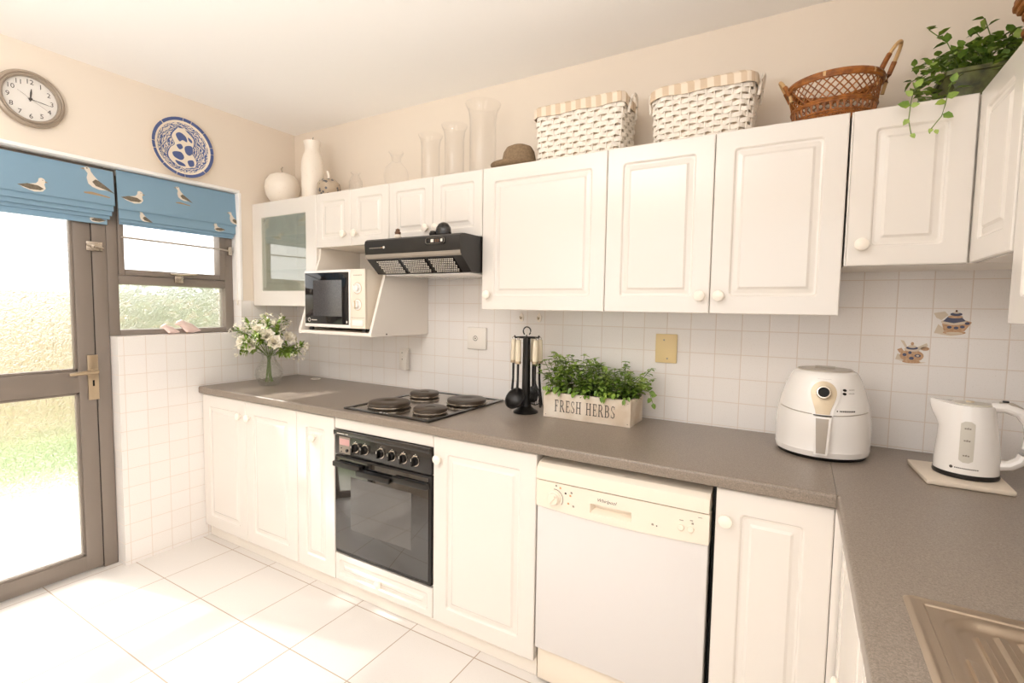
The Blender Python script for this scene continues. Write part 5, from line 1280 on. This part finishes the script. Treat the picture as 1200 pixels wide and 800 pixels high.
# ------------------------------------------------------------------ small pieces
tag(MB().m('offwhite').tube([(.29+.030*cos(2*pi*i/6), -.082+.030*sin(2*pi*i/6), .9032) for i in range(6)], .0028, 6, True).build('trivet'), 'small white hexagonal ring lying on the corner of the worktop', 'trivet')
def bird(y, s_, label, dy):
    x = -.042; z = ZS
    t = thing('bird_figurine', (x, y, z+.0005), label, 'figurine', 'bird figurines on the window sill')
    pts = [(x, y-.030*s_*dy, z+.030*s_), (x, y-.022*s_*dy, z+.034*s_), (x, y-.012*s_*dy, z+.036*s_), (x, y-.002*s_*dy, z+.030*s_), (x, y+.012*s_*dy, z+.020*s_), (x, y+.028*s_*dy, z+.014*s_), (x, y+.050*s_*dy, z+.010*s_)]
    MB().m('pinkbird').tube(pts, [.001, .006*s_, .011*s_, .012*s_, .0165*s_, .012*s_, .002], 14).build('body', t)
    for q in (-.004, .004): MB().m('gulltan').tube([(x+q, y+.008*s_*dy, z+.010*s_), (x+q, y+.006*s_*dy, z+.0008)], .0012, 5).build('leg', t)
bird(-.790, 1.25, 'smaller pale pink bird figurine on the tiled sill', 1); bird(-.700, 1.75, 'larger pale pink bird figurine on the tiled sill', 1)
t = thing('figurine', (1.31, -.405, 1.7), 'tiny brown and white figurine standing on the extractor hood', 'figurine')
MB().m('ceramic').lathe([(.0001, 0), (.016, 0), (.018, .012), (.013, .022)], (1.31, -.405, 1.7), (0,0,1), 18, cap1=True).build('base', t); MB().m('brownbit').lathe([(.013, .0221), (.015, .032), (.010, .040), (.011, .046), (.0001, .052)], (1.31, -.405, 1.7), (0,0,1), 18, cap0=True).build('top', t)
t = thing('stone_ornament', (1.578, -.405, 1.7), 'dark polished stone ornament on the extractor hood by the knobs', 'ornament')
MB().m('stone').lathe([(.0001, 0), (.034, 0), (.040, .012), (.036, .036), (.022, .054), (.008, .060), (.0001, .061)], (1.585, -.405, 1.7), (0,0,1), 28, sv=.7, lobes=3, amp=.05).build('boulder', t)
MB().m('stone').lathe([(.0001, 0), (.014, 0), (.018, .010), (.012, .022), (.0001, .026)], (1.535, -.418, 1.7), (0,0,1), 18).build('pebble', t)
# glassware inside the glazed cabinet
def wine_glass(z, h, r, label, grp):
    o = lathe_thing('wine_glass', (0,0,0), [(.0001, 0), (r*.85, 0), (r*.8, .004), (.004, .008), (.0035, h*.45), (r*.5, h*.52), (r, h*.72), (r*.98, h*.85), (r*.86, h), (r*.84, h), (r*.95, h*.8), (.0001, h*.5)], 'thin', label, 'glass', grp, seg=24)
    return o
for z, h, r, lab, n_ in ((1.388, .15, .030, 'clear stemmed glass standing on the cabinet floor behind the tinted door', 5), (1.5925, .16, .032, 'clear stemmed glass on the middle glass shelf behind the tinted door', 4), (1.7975, .155, .036, 'clear stemmed glass on the upper glass shelf behind the tinted door', 4)):
    p0 = wine_glass(z, h, r, lab, 'glasses in the glazed cabinet')
    for k in range(n_):
        c = p0 if k == 0 else p0.copy()
        if k: COL.objects.link(c)
        c.location = (.10 + k*(.40/(n_-1)), -.15 + .05*(-1)**k, z)
t = thing('glass_charm', (.20, -.24, 1.797), 'tiny gilded ornament on the upper shelf of the glazed cabinet', 'ornament')
MB().m('brass').lathe([(.0001, 0), (.010, 0), (.007, .01), (.012, .022), (.006, .034), (.0001, .038)], (.20, -.24, 1.7966), (0,0,1), 14).build('body', t)
t = thing('glass_charm', (.44, -.24, 1.797), 'tiny gilded figure on the upper shelf of the glazed cabinet, nearer the microwave', 'ornament')
MB().m('brass').lathe([(.0001, 0), (.016, 0), (.010, .01), (.012, .03), (.006, .045), (.009, .055), (.0001, .064)], (.44, -.24, 1.7966), (0,0,1), 14).build('body', t)
# ------------------------------------------------------------------ camera, lights, world
def camera():
    rz, rx, ry = .5285, -.0673, .0155
    F = Vector((-sin(rz)*cos(rx), cos(rz)*cos(rx), sin(rx))); r = Vector((cos(rz), sin(rz), 0)); u = r.cross(F)
    R = r*cos(ry) + u*sin(ry); U_ = -r*sin(ry) + u*cos(ry)
    c = bpy.data.cameras.new('camera'); c.sensor_width = 36; c.lens = 580.13/1200*36; c.clip_start = .02
    o = bpy.data.objects.new('camera', c); COL.objects.link(o)
    o.matrix_world = Matrix(((R.x, U_.x, -F.x, 2.998), (R.y, U_.y, -F.y, -2.1963), (R.z, U_.z, -F.z, 1.3799), (0, 0, 0, 1)))
    SC.camera = o
camera()
def lamp(name, kind, loc, energy, col=(1,1,1), rot=None, **kw):
    l = bpy.data.lights.new(name, kind); l.energy = energy; l.color = col
    for k, v in kw.items(): setattr(l, k, v)
    o = bpy.data.objects.new(name, l); COL.objects.link(o); o.location = loc
    if rot is not None: o.rotation_euler = rot
    return o
sd_ = Vector((1, .21, -1.05))
lamp('sun', 'SUN', (-4, -1, 4), 7.5, (1, .965, .925), sd_.to_track_quat('-Z', 'Y').to_euler(), angle=radians(1.6))
# unseen uplighter behind the viewer, added to brighten ceiling and walls
LX, LY, LZ = 1.85, -2.6, 1.75
t = thing('added_uplighter', (LX, LY, LZ), 'unseen white bowl uplighter added behind the viewer for soft fill light', 'added light')
MB().m('appl').lathe([(.0001, -.09), (.06, -.085), (.13, -.055), (.185, .0), (.188, .004), (.180, .002), (.12, -.045), (.0001, -.075)], (LX, LY, LZ), (0,0,1), 48).build('bowl', t)
MB().m('fillglow').lathe([(.165, -.008), (.10, -.004), (.0001, -.003)], (LX, LY, LZ), (0,0,1), 40).build('diffuser', t)
for k in range(3): MB().m('chrome').tube([(LX+.18*cos(2.1*k), LY+.18*sin(2.1*k), LZ), (LX, LY, LZ+.35), (LX, LY, ZC-.001)], .003, 6).build('cord', t)
w = bpy.data.worlds.new('sky'); SC.world = w; w.use_nodes = True
bg = w.node_tree.nodes['Background']; bg.inputs[0].default_value = (1.0, .995, .99, 1); bg.inputs[1].default_value = 2.8
vs_ = SC.view_settings
vs_.view_transform = 'Standard'; vs_.look = 'None'; vs_.gamma = 1; vs_.use_curve_mapping = False; vs_.exposure = -.2
SC.cycles.use_denoising = True
SC.cycles.max_bounces = 10; SC.cycles.diffuse_bounces = 6; SC.cycles.glossy_bounces = 5; SC.cycles.transmission_bounces = 8; SC.cycles.transparent_max_bounces = 24
SC.cycles.caustics_reflective = False
